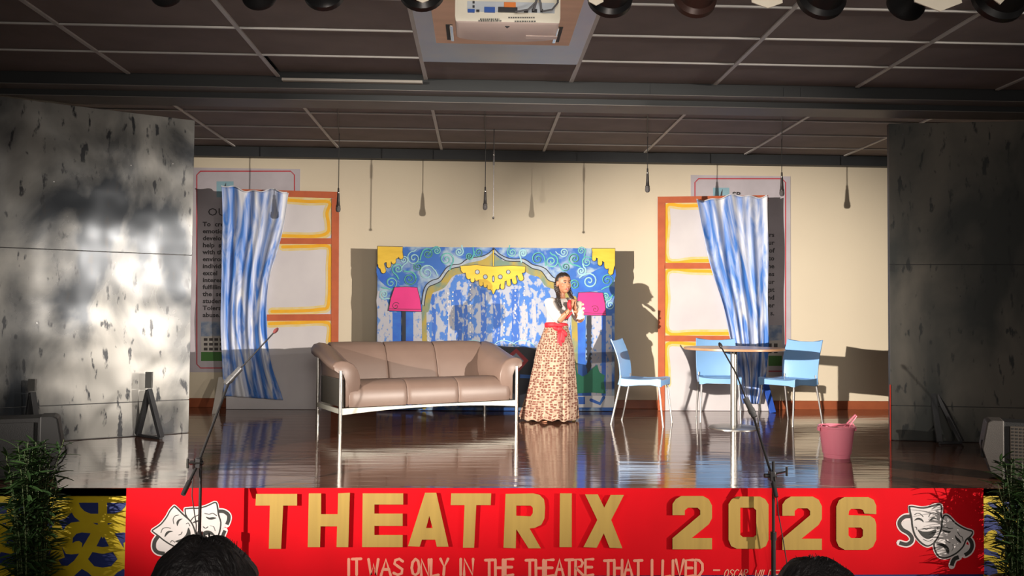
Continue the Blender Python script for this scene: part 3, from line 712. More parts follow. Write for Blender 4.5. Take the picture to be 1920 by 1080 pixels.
# theatre mask emblems
def emblem(org, sc, comedy, tragedy, blacks, rib, lines, ribfill):
    mb = MB(); p = Paint(mb, YR - .001, .0006)
    Q = lambda l: [(org[0] + x / sc, org[1] + y / sc) for x, y in l]
    for r_, w_ in rib: p.line(Q(r_), (w_ + 34) / sc, 2, sm=4)
    for o_ in (comedy, tragedy): p.line(Q(o_ + [o_[0]]), 52 / sc, 2, sm=3)
    for o_ in ribfill: p.line(Q(o_ + [o_[0]]), 30 / sc, 2)
    p.up()
    for o_ in ribfill: p.poly(Q(o_), 0)
    for r_, w_ in rib: p.line(Q(r_), w_ / sc, 1, sm=4, caps=False)
    p.up()
    for o_ in (tragedy, comedy):
        p.line(Q(o_ + [o_[0]]), 26 / sc, 1, sm=3); p.up(); p.poly(Q(o_), 0, sm=3); p.line(Q(o_ + [o_[0]]), 13 / sc, 1, sm=3); p.up()
    for b in blacks: p.poly(Q(b), 1, sm=3)
    for l, w_ in lines: p.line(Q(l), w_ / sc, 1, sm=4)
    return mb.build('mask_emblem', [M_mw, M_mk, M_mp], ban, smooth=0, world=True)
e = emblem((1660, 920), 6.75,
    [(310, 205), (350, 205), (450, 222), (540, 215), (620, 188), (690, 180), (708, 220), (702, 300), (714, 380), (705, 480), (670, 570), (620, 650), (560, 692), (510, 690), (440, 640), (380, 560), (348, 450), (338, 350), (318, 260)],
    [(725, 380), (742, 325), (775, 315), (820, 345), (880, 410), (960, 465), (1040, 500), (1100, 520), (1080, 570), (1020, 620), (985, 700), (920, 770), (850, 815), (770, 845), (700, 840), (650, 790), (625, 720), (625, 660), (670, 575), (705, 480)],
    [[(365, 380), (400, 345), (440, 345), (475, 370), (485, 400), (440, 372), (400, 370)], [(555, 390), (580, 350), (620, 335), (675, 372), (620, 360), (585, 372)],
     [(410, 495), (470, 515), (560, 515), (645, 490), (630, 550), (590, 595), (545, 612), (500, 600), (450, 560)],
     [(645, 690), (680, 670), (730, 668), (780, 698), (808, 740), (805, 798), (780, 790), (765, 750), (730, 710), (690, 698)],
     [(710, 490), (760, 503), (830, 516), (805, 536), (755, 525)], [(885, 560), (905, 588), (945, 625), (960, 665), (915, 640), (888, 600)]],
    [([(320, 325), (250, 330), (195, 370), (178, 425), (215, 490), (290, 535), (335, 590), (330, 645), (270, 680), (180, 660)], 48), ([(1045, 590), (1090, 650), (1095, 720), (1060, 780), (1005, 815)], 48), ([(930, 840), (880, 860), (855, 900), (840, 950)], 52)],
    [([(370, 305), (400, 288), (440, 292), (480, 330)], 9), ([(550, 330), (570, 295), (612, 278), (670, 302)], 9), ([(475, 478), (500, 480), (522, 490), (550, 478), (572, 478)], 8), ([(375, 460), (395, 465), (400, 492)], 8), ([(685, 455), (660, 465), (665, 490)], 8),
     ([(480, 615), (545, 640), (605, 615)], 7), ([(720, 460), (770, 460), (810, 480), (855, 475)], 9), ([(915, 525), (945, 570), (975, 590), (985, 640)], 9), ([(765, 625), (800, 650), (820, 660)], 9), ([(660, 640), (695, 605), (740, 605)], 5), ([(850, 680), (860, 720), (840, 765)], 5)],
    [[(200, 430), (230, 385), (330, 365), (350, 480), (370, 560), (250, 500)], [(930, 840), (1000, 815), (1060, 770), (1050, 700), (1010, 680), (940, 770), (860, 830)]])
tag(e, 'comedy and tragedy masks at the right end of the banner')
e = emblem((260, 910), 7.2,
    [(480, 285), (520, 320), (600, 400), (690, 480), (740, 570), (765, 680), (750, 770), (700, 830), (600, 840), (520, 835), (420, 790), (330, 730), (270, 680), (190, 620), (200, 600), (300, 530), (380, 430), (430, 340)],
    [(630, 320), (720, 312), (800, 312), (900, 290), (980, 255), (1040, 235), (1060, 300), (1075, 400), (1105, 500), (1090, 620), (1050, 720), (1000, 790), (900, 850), (800, 800), (765, 680), (740, 570), (690, 480), (640, 400)],
    [[(350, 700), (360, 650), (400, 615), (465, 620), (410, 640), (380, 670)], [(520, 550), (510, 500), (540, 460), (595, 450), (552, 480), (535, 520)],
     [(490, 755), (580, 720), (640, 660), (670, 570), (700, 640), (690, 720), (650, 775), (570, 780)],
     [(840, 690), (870, 630), (920, 610), (980, 625), (1030, 680), (980, 668), (920, 668), (870, 695)], [(905, 425), (950, 435), (1000, 430), (1045, 440), (990, 463), (940, 458)], [(725, 512), (760, 480), (820, 468), (800, 490)]],
    [([(1080, 350), (1150, 355), (1210, 400), (1215, 460), (1190, 530)], 48), ([(1165, 610), (1135, 690), (1160, 770)], 46), ([(262, 690), (215, 760), (210, 850), (260, 905), (350, 922)], 52)],
    [([(300, 640), (320, 590), (370, 570), (430, 580)], 9), ([(475, 520), (465, 460), (490, 415), (540, 400)], 9), ([(890, 380), (950, 390), (1000, 378), (1050, 410)], 9), ([(700, 480), (740, 430), (800, 402), (830, 380)], 9), ([(540, 670), (570, 660), (585, 630)], 9), ([(870, 560), (900, 580), (930, 560)], 9),
     ([(430, 770), (450, 745), (490, 770)], 8), ([(640, 520), (670, 510), (690, 550)], 8), ([(960, 545), (1010, 560), (1030, 615)], 5), ([(870, 720), (920, 705), (980, 715)], 6)],
    [[(280, 700), (250, 770), (260, 850), (320, 900), (480, 880), (420, 790)], [(1100, 390), (1170, 400), (1200, 450), (1170, 540), (1100, 620)]])
tag(e, 'comedy and tragedy masks at the left end of the banner')
# cut-out letters
LT = {}
TWO = [(1261, 966), (1261, 945), (1267, 936), (1277, 930), (1318, 930), (1329, 936), (1335, 948), (1335, 972), (1329, 983), (1297, 1009), (1335, 1009), (1335, 1030), (1261, 1030), (1261, 1009), (1313, 965), (1313, 957), (1308, 952), (1290, 952), (1284, 957), (1284, 966)]
letters = [('T', [(480, 926), (557, 926), (557, 948), (531, 948), (527, 1029), (504, 1029), (506, 948), (479, 948)], ()),
    ('H', [(579, 925), (602, 925), (602, 964), (633, 964), (634, 925), (656, 924), (653, 1026), (631, 1026), (632, 987), (601, 987), (600, 1026), (577, 1026)], ()),
    ('E', [(680, 925), (756, 925), (756, 946), (702, 946), (702, 963), (755, 963), (755, 986), (702, 986), (702, 1003), (755, 1003), (755, 1026), (679, 1026)], ()),
    ('A', [(797, 924), (818, 924), (841, 1025), (819, 1025), (816, 1012), (791, 1012), (787, 1025), (765, 1024)], ([(805, 967), (811, 990), (799, 990)],)),
    ('T', [(846, 925), (921, 925), (920, 947), (893, 947), (889, 1027), (868, 1027), (871, 947), (845, 947)], ()),
    ('R', [(948, 926), (1000, 925), (1012, 928), (1020, 936), (1022, 950), (1021, 972), (1015, 984), (1002, 990), (993, 991), (1014, 1028), (991, 1028), (968, 992), (967, 1028), (944, 1027)], ([(968, 948), (995, 948), (999, 952), (999, 962), (995, 968), (968, 967)],)),
    ('I', [(1050, 925), (1072, 925), (1072, 1026), (1049, 1026)], ()),
    ('X', [(1097, 927), (1121, 927), (1133, 952), (1145, 928), (1170, 928), (1146, 975), (1167, 1028), (1143, 1027), (1132, 1000), (1119, 1027), (1094, 1026), (1120, 975)], ()),
    ('2', TWO, ()),
    ('0', [(1366, 945), (1372, 936), (1382, 931), (1425, 931), (1435, 936), (1441, 946), (1441, 1012), (1436, 1024), (1426, 1029), (1382, 1029), (1371, 1024), (1366, 1012)], ([(1388, 952), (1413, 952), (1418, 957), (1418, 1003), (1413, 1007), (1393, 1007), (1388, 1003)],)),
    ('2', [(x + 206, y + 1) for x, y in TWO], ()),
    ('6', [(1643, 964), (1621, 963), (1618, 956), (1612, 954), (1596, 954), (1592, 958), (1591, 966), (1631, 967), (1640, 973), (1643, 983), (1643, 1012), (1637, 1025), (1627, 1031), (1584, 1031), (1573, 1025), (1568, 1014), (1568, 950), (1573, 938), (1583, 932), (1628, 932), (1638, 937), (1643, 948)], ([(1591, 989), (1614, 989), (1618, 993), (1618, 1005), (1614, 1009), (1596, 1009), (1591, 1004)],))]
for ch, pl, hs in letters:
    m_ = MB(); m_.prism(pl, .022, lambda x, y, d: at(x, y, YR - .024 + d), holes=hs, k=0)
    o = m_.build('letter', [M_let, M_lete], ban, smooth=0, world=True)
    for f in o.data.polygons:
        if abs(f.normal.y) < .5: f.material_index = 1
    o['label'] = 'golden cut-out %s' % (('letter ' if ch.isalpha() else 'figure ') + ch)

# ================================================================== sofa
M_lea = mat('taupe_leather', (.19, .128, .102), .42, col2=(.175, .117, .093), scale=(5, 5, 5), bump=.04, bscale=(220, 220, 220))
M_lead = mat('dark_olive_leather_side', (.06, .055, .045), .5)
M_chr = mat('satin_chrome', (.50, .49, .46), .3, .9); M_rail = mat('pale_satin_rail', (.55, .55, .48), .5, .15)
fl_ = on(637.5, 813); frr = on(968, 792); dv = frr - fl_; SL = dv.length
sofa = thing('sofa', 'three-seat taupe leather sofa on satin metal frame, turned slightly, in front of the blue backdrop', 'sofa', fl_, math.atan2(dv.y, dv.x))
D = .72; xs0, xs1 = .07, SL - .07
# arms (mirrored), horn-shaped section, rising to the back
sec = [(.05, .24), (.045, .48), (.02, .545), (-.035, .56), (-.07, .585), (-.075, .62), (-.05, .648), (0, .66), (.06, .655), (.12, .63), (.165, .58), (.19, .51), (.195, .45), (.17, .36), (.12, .29), (.07, .24)]
def arm(side):
    R = []
    for i in range(15):
        t = i / 14; y = -.012 + t * (D + .03); e = t * t * (3 - 2 * t); ht = .42 + .155 * e
        ease = (.0 if i else -.010)
        ring = []
        for x, z in sec:
            zz = .24 + (z - .24) / .42 * ht; xx = x * (1 - .0 * t)
            cx_, cz_ = .06, .24 + .5 * ht
            if i == 0 or i == 14: xx = cx_ + (xx - cx_) * .93; zz = cz_ + (zz - cz_) * .965
            ring.append(Vector(((xx if side < 0 else SL - xx), y + (.012 if i == 0 else 0), zz)))
        R.append(ring)
        if i == 0: R.append([v + Vector((0, .012, 0)) + (Vector((.06 if side < 0 else SL - .06, v.y, .45)) - v) * -.06 for v in ring])
    o = MB().rings(R).build('arm', M_lea, sofa, smooth=60)
    # outer side panel, darker
    MB().box((.036 if side < 0 else SL - .036, D / 2, .36), (.02, D - .06, .26)).build('side_panel', M_lead, sofa, smooth=0, bevel=.006)
arm(-1); arm(1)
bs = [(.45, .36), (.475, .45), (.51, .58), (.555, .70), (.60, .775), (.65, .812), (.70, .815), (.745, .795), (.76, .765), (.745, .735), (.715, .71), (.70, .60), (.69, .24), (.52, .24)]
cuts = [.09, .66, SL - .66, SL - .09]
for i in range(3):
    a_, b_ = cuts[i], cuts[i + 1]; R = []
    for x, f in ((a_ + .003, .955), (a_ + .012, .99), (a_ + .04, 1), ((a_ + b_) / 2, 1.015), (b_ - .04, 1), (b_ - .012, .99), (b_ - .003, .955)):
        R.append([Vector((x, .62 + (y - .62) * f, .5 + (z - .5) * f)) for y, z in bs])
    MB().rings(R).build('back_cushion', M_lea, sofa, smooth=70)
ss = [(.0, .235), (-.012, .30), (.0, .38), (.025, .43), (.07, .462), (.13, .475), (.3, .470), (.53, .44), (.53, .235)]
cuts = [.08, .66, SL - .66, SL - .08]
for i in range(3):
    a_, b_ = cuts[i], cuts[i + 1]; R = []
    for x, f in ((a_ + .002, .975), (a_ + .012, .995), (a_ + .05, 1), ((a_ + b_) / 2, 1.012), (b_ - .05, 1), (b_ - .012, .995), (b_ - .002, .975)):
        R.append([Vector((x, .26 + (y - .26) * f, .34 + (z - .34) * f)) for y, z in ss])
    MB().rings(R).build('seat_cushion', M_lea, sofa, smooth=70)
for x in (0, SL):
    for y, h in ((0, .575), (D - .02, .70)):
        MB().path([(x, y, 0), (x, y, h)], [.017, .017], 12).lathe([(.02, 0), (.02, .012)], (x, y, 0), 12).build('leg', M_chr, sofa, smooth=50)
    MB().beam((x, .01, .20), (x, D - .02, .20), .022, .045, up=(0, 0, 1)).build('side_rail', M_rail, sofa, smooth=0, bevel=.003)
rl = MB(); nn = 14; top = []; bot = []
for i in range(nn + 1):
    t = i / nn; x = .012 + t * (SL - .024); arch = 1 - (2 * t - 1) ** 2
    top.append((x, .228)); bot.append((x, .168 + .038 * arch))
rl.prism(top + bot[::-1], .02, lambda x, y, d: Vector((x, d - .008, y)))
rl.build('front_rail', M_rail, sofa, smooth=0)
MB().beam((.0, D - .02, .20), (SL, D - .02, .20), .02, .035).build('rear_rail', M_rail, sofa, smooth=0)

# ================================================================== blue chairs
M_pl = mat('sky_blue_plastic', (.22, .43, .74), .38, col2=(.21, .41, .71), scale=(3, 3, 3))
M_leg = mat('pale_metal_tube', (.42, .41, .40), .38, .7)
def chair(label, loc, rz, group='blue plastic chairs around the table'):
    """faces local +x"""
    t = thing('plastic_chair', label, 'chair', loc, rz, group)
    # seat: shallow dished slab with deep apron
    R = []
    prof = [(-.20, .455), (-.14, .450), (0, .446), (.12, .452), (.19, .462), (.225, .455)]
    for i, (x, z) in enumerate(prof):
        hw = .205 + .012 * (i / 5)
        ring = []
        for j in range(13):
            y = -hw + 2 * hw * j / 12; q = 1 - abs(2 * j / 12 - 1) ** 4
            ring.append(Vector((x, y, z + .018 - .016 * q)))
        ap = .078 if i in (0, 1, 4, 5) else .058
        for j in range(12, -1, -1):
            y = -hw + 2 * hw * j / 12; e = j in (0, 12)
            ring.append(Vector((x, y * .985, z + .018 - (ap if (e or j in (1, 11)) else .012 + (.058 if i == 5 else 0)) )))
        R.append(ring)
    MB().rings(R).build('seat', M_pl, t, smooth=50, mods=[('BEVEL', dict(width=.004, segments=2, limit_method='ANGLE'))])
    R = []
    for i in range(15):
        v = i / 14; z = .405 + v * .455; x = -.195 - .02 * v - .075 * v * v + .018 * math.sin(v * PI); hw = .205 + .008 * math.sin(v * PI) + .004 * v
        th = .012 if v > .15 else .012 + (.15 - v) * .12
        f, bk = [], []
        for j in range(13):
            s_ = 2 * j / 12 - 1; cur = -.030 * (1 - s_ * s_)          # curves round the sitter's back
            dip = -.018 * (1 - s_ * s_) * (v if v > .6 else 0) + .006 * (abs(s_) > .95) * (v > .95)
            f.append(Vector((x + cur + .006, s_ * hw, z + dip))); bk.append(Vector((x + cur - th + .006, s_ * hw, z + dip)))
        R.append(f + bk[::-1])
    MB().rings(R).build('backrest', M_pl, t, smooth=50, mods=[('BEVEL', dict(width=.003, segments=2, limit_method='ANGLE'))])
    for sy in (-1, 1):
        MB().path([(.185, sy * .185, .44), (.20, sy * .19, .40), (.245, sy * .205, .01), (.246, sy * .205, 0)], [.0115, .0115, .0095, .011], 10).build('leg', M_leg, t, smooth=50)
        MB().path([(-.195, sy * .185, .50), (-.20, sy * .188, .40), (-.285, sy * .205, .01), (-.286, sy * .205, 0)], [.0115, .0115, .0095, .011], 10).build('leg', M_leg, t, smooth=50)
    return t
def mid(*ps):
    v = sum((on(*p_) for p_ in ps), Vector((0, 0, 0))) / len(ps); v.z = 0; return v
q = mid((1146, 796), (1171.7, 788), (1244.6, 801), (1266.7, 794))
chair('light blue plastic chair left of the round table, facing it, nearest the girl', q, math.radians(-25))
q3 = mid((1412.6, 792), (1477, 802), (1483, 788), (1546.7, 793.6))
chair('light blue plastic chair at the right of the round table, nearest the bucket', q3, math.radians(180 + 36))
q2 = on(1349, 794); q2 = Vector((q2.x + .06, q2.y + .26, 0))
chair('light blue plastic chair behind the round table, facing the hall', q2, math.radians(-90 - 10))

# ================================================================== round table
tb = on(1376, 802); t = thing('round_table', 'small round wood-topped table on a single metal pole between the blue chairs', 'table', (tb.x, tb.y, 0))
M_top = mat('light_wood_laminate', (.46, .27, .15), .3, col2=(.40, .22, .12), scale=(2, 14, 2))
MB().lathe([(.485, .770), (.49, .774), (.49, .790), (.486, .794)], n=48).build('tabletop', M_top, t, smooth=40)
MB().lathe([(.20, .763), (.20, .770)], n=32).build('mounting_plate', M_chr, t)
MB().lathe([(.035, .012), (.034, .05), (.034, .763)], n=24).build('pole', M_chr, t)
MB().lathe([(.25, 0), (.25, .006), (.23, .012), (.12, .018), (.04, .026)], n=40).build('base_disc', M_chr, t)

# ================================================================== bucket
M_bk = mat('pink_translucent_plastic', (.98, .30, .40), .3, trans=.15, col2=(.95, .26, .36), scale=(3, 3, 3))
bp_ = on(1569, 857); t = thing('bucket', 'pink translucent plastic bucket standing alone at the right of the stage', 'bucket', (bp_.x, bp_.y, 0))
k_ = MB(); n = 40; R = []
for r_, z in ((.0, .014), (.090, .014), (.094, .0), (.100, .0), (.102, .03), (.108, .032), (.118, .12), (.132, .232), (.143, .234), (.144, .247), (.135, .248), (.128, .24), (.112, .12), (.098, .04), (.09, .022), (.0, .022)):
    R.append([Vector(((max(r_, .001) + (.0018 * math.cos(j * PI) if .035 < z < .23 and r_ > .09 else 0)) * math.cos(2 * PI * j / n), (max(r_, .001)) * math.sin(2 * PI * j / n), z)) for j in range(n)])
k_.rings(R).build('body', M_bk, t, smooth=45)
for s_ in (-1, 1): MB().box((s_ * .146, 0, .222), (.012, .035, .03)).build('handle_lug', M_bk, t, smooth=0, bevel=.003)
MB().path([(-.148, 0, .225), (-.125, -.03, .262), (-.03, -.04, .258), (.06, -.03, .262), (.125, -.015, .262), (.148, 0, .225)], .0045, 8).build('carry_handle', M_bk, t)
h_ = MB(); h_.path([(.02, .02, .10), (.06, .0, .24), (.11, -.01, .30), (.145, -.01, .335), (.155, -.01, .325), (.135, -.015, .30), (.10, -.02, .262), (.085, -.02, .20)], .006, 8)
o = h_.build('dipper_handle', M_bk, None); o.location = (bp_.x, bp_.y, 0)
o.name = 'dipper'; tag(o, 'pink looped plastic dipper handle sticking out of the pink bucket', 'dipper')
# ================================================================== hanging microphones
M_mic = mat('dark_grey_microphone_body', (.06, .055, .055), .35, .4)
M_mesh = mat('steel_mic_mesh', (.13, .12, .12), .5, .4, bump=.6, bscale=(300, 300, 300))
M_cab = mat('black_cable', (.02, .02, .02), .5)
M_ring = mat('bright_metal_ring', (.75, .74, .72), .2, 1)
def hang(px, tip, Y, label, ptop=150):
    p_ = at(px, tip, Y); L_ = .235
    t = thing('hanging_microphone', label, 'microphone', p_, 0, 'microphones hanging from the ceiling over the stage')
    mb = MB(); mb.lathe([(.002, .0), (.016, .003), (.0245, .016), (.0265, .032), (.025, .050), (.0225, .056)], n=18); mb.build('grille', M_mesh, t)
    hd = MB().lathe([(.0225, .056), (.024, .060), (.024, .068), (.019, .078), (.0165, .12), (.0125, .205), (.0115, .21)], n=18).build('handle', M_mic, t)
    MB().lathe([(.0128, .200), (.0128, .213)], n=14).build('ring', M_ring, hd)
    MB().lathe([(.010, .213), (.009, .255), (.004, .262)], n=12).build('plug', M_mic, t)
    top = CEIL - p_.z + .0
    pts = [(0, 0, .258), (0, 0, top - .03), (0, -.01, top - .012)]
    q = on(px, 0, 0)
    for yy in (8.6, 8.1, 7.7):
        if yy < Y - .2:
            lo = at(px, 200, yy); pts.append((lo.x - p_.x, lo.y - p_.y, top - .010))
    MB().path(pts, .0042, 6).build('cable', M_cab, t)
    return t
hang(634, 398, 9.1, 'dark microphone hanging on a cable before the left painted window, leftmost of those hanging')
hang(909.5, 394, 9.4, 'dark microphone hanging over the blue backdrop, close to the thin pencil microphone')
hang(1214, 361, 9.0, 'dark microphone hanging left of the right painted window, over the first blue chair')
hang(1466, 368, 9.0, 'dark microphone hanging before the right poster, rightmost of those hanging')
p_ = at(925, 411, 8.8)
t = thing('hanging_microphone', 'very thin pencil microphone with tiny round tip hanging over the middle of the blue backdrop', 'microphone', p_)
MB().ell((0, 0, .014), (.012, .012, .014)).build('foam_tip', M_mic, t)
MB().path([(0, 0, .02), (0, 0, .56)], .0045, 8).build('stem', M_mic, t)
MB().lathe([(.0085, .56), (.0095, .60), (.0095, .70), (.006, .72)], n=12).build('plug', M_mic, t)
MB().lathe([(.0098, .66), (.0098, .675)], n=12).build('ring', M_ring, t)
MB().path([(0, 0, .71), (0, 0, CEIL - p_.z - .004)], .0045, 6).build('cable', M_cab, t)

# ================================================================== microphone stands in front of the stage
M_std = mat('black_stand_tube', (.05, .048, .05), .3, .5)
M_foam = mat('dark_red_foam_tip', (.12, .02, .02), .9)
def stand(label, foot, top_z, boom0, clamp, mount, tip, elbow, tipmat, knob):
    """foot on the hall floor; boom points are world points"""
    t = thing('microphone_stand', label, 'microphone stand', foot, group=None)
    x, y = foot.x, foot.y
    MB().tube((x, y, HALL + .10), (x, y, top_z - .45), .0145, n=14).build('lower_pole', M_std, t, world=True)
    MB().tube((x, y, top_z - .47), (x, y, top_z), .0095, n=12).lathe([(.019, 0), (.019, .05)], (x, y, top_z - .49), 14).build('upper_pole', M_std, t, world=True)
    MB().lathe([(.105, 0), (.105, .012), (.09, .022), (.03, .03), (.018, .10)], (x, y, HALL), 28).build('round_base', M_std, t, world=True)
    c = Vector(clamp)
    MB().box(c, (.035, .05, .06)).tube(c - Vector((.05, 0, 0)), c + Vector((.03, 0, 0)), .014, n=12).build('clamp', M_std, t, world=True, bevel=.004)
    a, b = Vector(knob[0]), Vector(knob[1]); kk = MB(); kk.tube(a, b, .006, n=8); kk.tube(a + Vector((0, 0, -.028)), a + Vector((0, 0, .03)), .008, n=10); kk.build('clamp_lever', M_ring, t, world=True)
    MB().path([Vector(boom0), c, Vector(mount)], [.0095, .008, .008], 10).build('boom', M_std, t, world=True)
    d = (Vector(boom0) - c).normalized(); MB().tube(Vector(boom0), Vector(boom0) + d * -.09, .015, n=12).build('counterweight', M_std, t, world=True)
    m_ = thing('boom_microphone', None, None, mount)
    m_['label'] = 'thin gooseneck microphone' ; C.objects.unlink(m_); bpy.data.objects.remove(m_)
    mt, tp = Vector(mount), Vector(tip)
    md = (tp - mt).normalized()
    MB().tube(mt - md * .04, mt + md * .10, .020, n=12).lathe([(.024, 0), (.024, .03)], mt - md * .01, 12, axis=md).build('mic_holder', mat('grey_clip_metal', (.16, .16, .165), .4, .6), t, world=True)
    gn = [mt + md * .09] + [Vector(e) for e in elbow] + [tp - md * .02]
    MB().path(gn, .0052, 8).build('gooseneck', M_std, t, world=True)
    q = md.to_track_quat('Z', 'Y').to_matrix()
    MB().ell(tp, (.013, .013, .026), R=q).build('mic_tip', tipmat, t, world=True)
    return t
YS = 5.23
ft = at(376, 900, YS); ft.z = HALL
cl_ = at(372, 868, YS)
s = stand('black microphone stand before the left end of the banner, boom rising over the curtain', ft, cl_.z + .03, at(343, 928, YS - .12), cl_, at(431, 712, YS + .42), at(517, 620, YS + .62), [],
      M_foam, (at(352, 869, YS - .05), at(374, 868, YS - .02)))
cb = MB(); cb.path([cl_ + Vector((-.02, -.03, 0)), at(360, 930, YS - .03), at(368, 985, YS - .02), Vector((ft.x - .02, ft.y - .02, HALL + .3)), Vector((ft.x - .03, ft.y - .05, HALL + .06))], .0035, 6)
cb.build('cable', M_cab, s, world=True)
ft = at(1450, 900, YS + .11); ft.z = HALL
cl_ = at(1447, 892, YS + .11)
s = stand('black microphone stand in front of the figure 2026, its boom rising leftwards over the table', ft, cl_.z + .09, at(1455, 932, YS + .04), cl_, at(1410, 772, YS + .40), at(1351, 648, YS + .66), [at(1380, 700, YS + .56)],
      M_mic, (at(1475, 884, YS + .07), at(1452, 889, YS + .10)))
cb = MB(); cb.path([cl_ + Vector((.01, -.03, 0)), at(1459, 960, YS + .1), at(1468, 1010, YS + .1), at(1476, 1060, YS + .1), Vector((ft.x + .05, ft.y - .02, HALL + .12))], .0035, 6)
cb.build('cable', M_cab, s, world=True)

# ================================================================== floor speakers
M_spk = mat('charcoal_speaker_cabinet', (.012, .012, .013), .6, bump=.3, bscale=(200, 200, 200))
M_spk2 = mat('grey_speaker_side', (.09, .08, .073), .5, bump=.2, bscale=(200, 200, 200))
M_gr = mat('taupe_speaker_grille', (.085, .068, .055), .55, .2)
def floor_speaker(label, base, rz, side, m_cab, m_side, m_gr, holes):
    """upright floor speaker; the shaped end cheek is at x = 0, the cabinet runs towards side * x, grille on -y"""
    t = thing('stage_speaker', label, 'speaker', base, rz)
    X = lambda x: side * x
    ck = MB().prism([(X(.10), 0), (X(.02), .03), (X(-.035), .21), (X(-.005), .385), (X(.02), .40), (X(.10), .40)], .24, lambda x, z, d: Vector((x, d, z + .004))).build('side_cheek', m_side, t, smooth=0, bevel=.008)
    MB().box((X(.25), .12, .203), (.32, .23, .392)).build('cabinet', m_cab, t, smooth=0, bevel=.008)
    gr_ = MB().box((X(.265), -.002, .20), (.27, .012, .345)).build('grille', m_gr, t, smooth=0, bevel=.004)
    if holes:
        g = MB()
        for i in range(15):
            for k in range(11): g.box((X(.150 + k * .0232), -.009, .045 + i * .0222), (.011, .003, .011))
        tag(g.build('grille_holes', M_seam, t, smooth=0), kind='stuff')
        MB().box((X(.26), -.0085, .285), (.075, .006, .035)).build('badge_plate', m_gr, gr_, smooth=0)
        MB().box((X(-.020), .06, .20), (.035, .03, .12)).build('handle_recess', M_seam, ck, smooth=0, bevel=.006)
    return t
def loc_build(mb, name, m, t):
    o = mb.build(name, m, t); inv = t.matrix_world.inverted()
    for v in o.data.vertices: v.co = inv @ v.co
b0 = on(104, 896)
w1 = floor_speaker('charcoal floor speaker at the front left corner of the stage, cable plugged in its side', (b0.x, b0.y, 0), math.radians(22), -1, M_spk, mat('charcoal_speaker_end', (.022, .022, .023), .6), M_spk, False)
e0 = at(104, 833, b0.y + .08)
loc_build(MB().tube(e0 + Vector((-.02, 0, 0)), e0 + Vector((.035, 0, 0)), .010, n=10), 'plug', M_std, w1)
loc_build(MB().path([e0 + Vector((.03, 0, 0)), e0 + Vector((.065, 0, -.012)), e0 + Vector((.078, -.01, -.06)), e0 + Vector((.055, -.02, -.11)), e0 + Vector((.01, -.03, -.15)), Vector((e0.x - .01, e0.y - .05, .02))], .0045, 7), 'cable', M_cab, w1)
for dx in (0, .035): loc_build(MB().lathe([(.010, 0), (.010, .006)], e0 + Vector((-.055 - dx, -.10, -.004)), 12, axis=(0, -1, 0)), 'socket', M_ring, w1)
b1 = on(1853, 899)
w2 = floor_speaker('floor speaker with grey side and taupe grille at the front right corner of the stage', (b1.x, b1.y, 0), math.radians(-26), 1, M_spk, M_spk2, M_gr, True)

# ================================================================== plants in front of the stage
M_leaf = mat('dark_green_leaf', (.014, .034, .010), .45, col2=(.024, .055, .013), scale=(5, 5, 5))
M_stem = mat('olive_stem', (.05, .075, .02), .6)
M_pot = mat('dark_clay_pot', (.08, .035, .02), .6)
def leaf_mesh():
    mb = MB(); R = []
    n = 6; vs = []
    for i in range(n + 1):
        t = i / n; w_ = .0085 * math.sin(PI * min(1, t * .93 + .04)) ** .8; x = t * .115; z = -.03 * t * t
        vs += [(x, -w_, z + .002), (x, 0, z), (x, w_, z + .002)]
    fs = []
    for i in range(n):
        for k in (0, 1): a = i * 3 + k; fs.append((a, a + 1, a + 4, a + 3))
    return vs, fs
def plant(label, x, y, height, spread, nst, seed):
    rnd = random.Random(seed); t = thing('potted_plant', label, 'plant', (x, y, HALL), 0)
    MB().lathe([(.11, 0), (.115, .008), (.135, .12), (.15, .122), (.15, .15), (.135, .15), (.125, .13)], n=28).build('pot', M_pot, t)
    MB().lathe([(.105, .004), (.125, .125), (.02, .13)], n=20).build('soil', mat('dark_soil', (.03, .02, .015), .95), t)
    vs, fs = leaf_mesh(); lv = MB()
    leaf_me = None; cnt = 0
    for s_ in range(nst):
        a = rnd.uniform(0, 2 * PI); r0 = rnd.uniform(.01, .08); hh = (height - .13) * rnd.uniform(.55, 1.0); lean = rnd.uniform(.15, 1) * spread * (.6 if math.sin(a) > .2 else 1)
        b = Vector((r0 * math.cos(a), r0 * math.sin(a), .12)); top = Vector((lean * math.cos(a), lean * math.sin(a), .12 + hh))
        ctrl = b.lerp(top, .5) + Vector((0, 0, hh * .12)) - Vector((math.cos(a), math.sin(a), 0)) * lean * .15
        pts = [b.lerp(ctrl, k / 8).lerp(ctrl.lerp(top, k / 8), k / 8) for k in range(9)]
        MB().path(pts, [.005 - .0004 * k for k in range(9)], 6).build('stem', M_stem, t)
        nl = int(hh / .022)
        for k in range(nl):
            f = .05 + .95 * k / nl; i = min(int(f * 8), 7); p_ = pts[i].lerp(pts[i + 1], f * 8 - i)
            az = k * 2.4 + rnd.uniform(-.4, .4); el = rnd.uniform(-.1, .9); sc = rnd.uniform(.7, 1.25)
            Mx = Matrix.Translation(p_) @ Matrix.Rotation(az, 4, 'Z') @ Matrix.Rotation(-el, 4, 'Y') @ Matrix.Rotation(rnd.uniform(-.6, .6), 4, 'X') @ Matrix.Scale(sc, 4)
            if y + (Mx @ Vector(vs[-2])).y > YF - .03: continue
            cnt += 1
            if cnt % 2 == 0 and cnt < 600:
                if leaf_me is None: o = MB().add(vs, fs).build('leaf', M_leaf, t, smooth=60); leaf_me = o.data
                else: o = bpy.data.objects.new('leaf', leaf_me); C.objects.link(o); o.parent = t
                o.matrix_local = Mx
            else: lv.add([Mx @ Vector(v) for v in vs], fs)
    tag(lv.build('leaves', M_leaf, t, smooth=60), kind='stuff')
p_ = at(66, 900, 5.25)
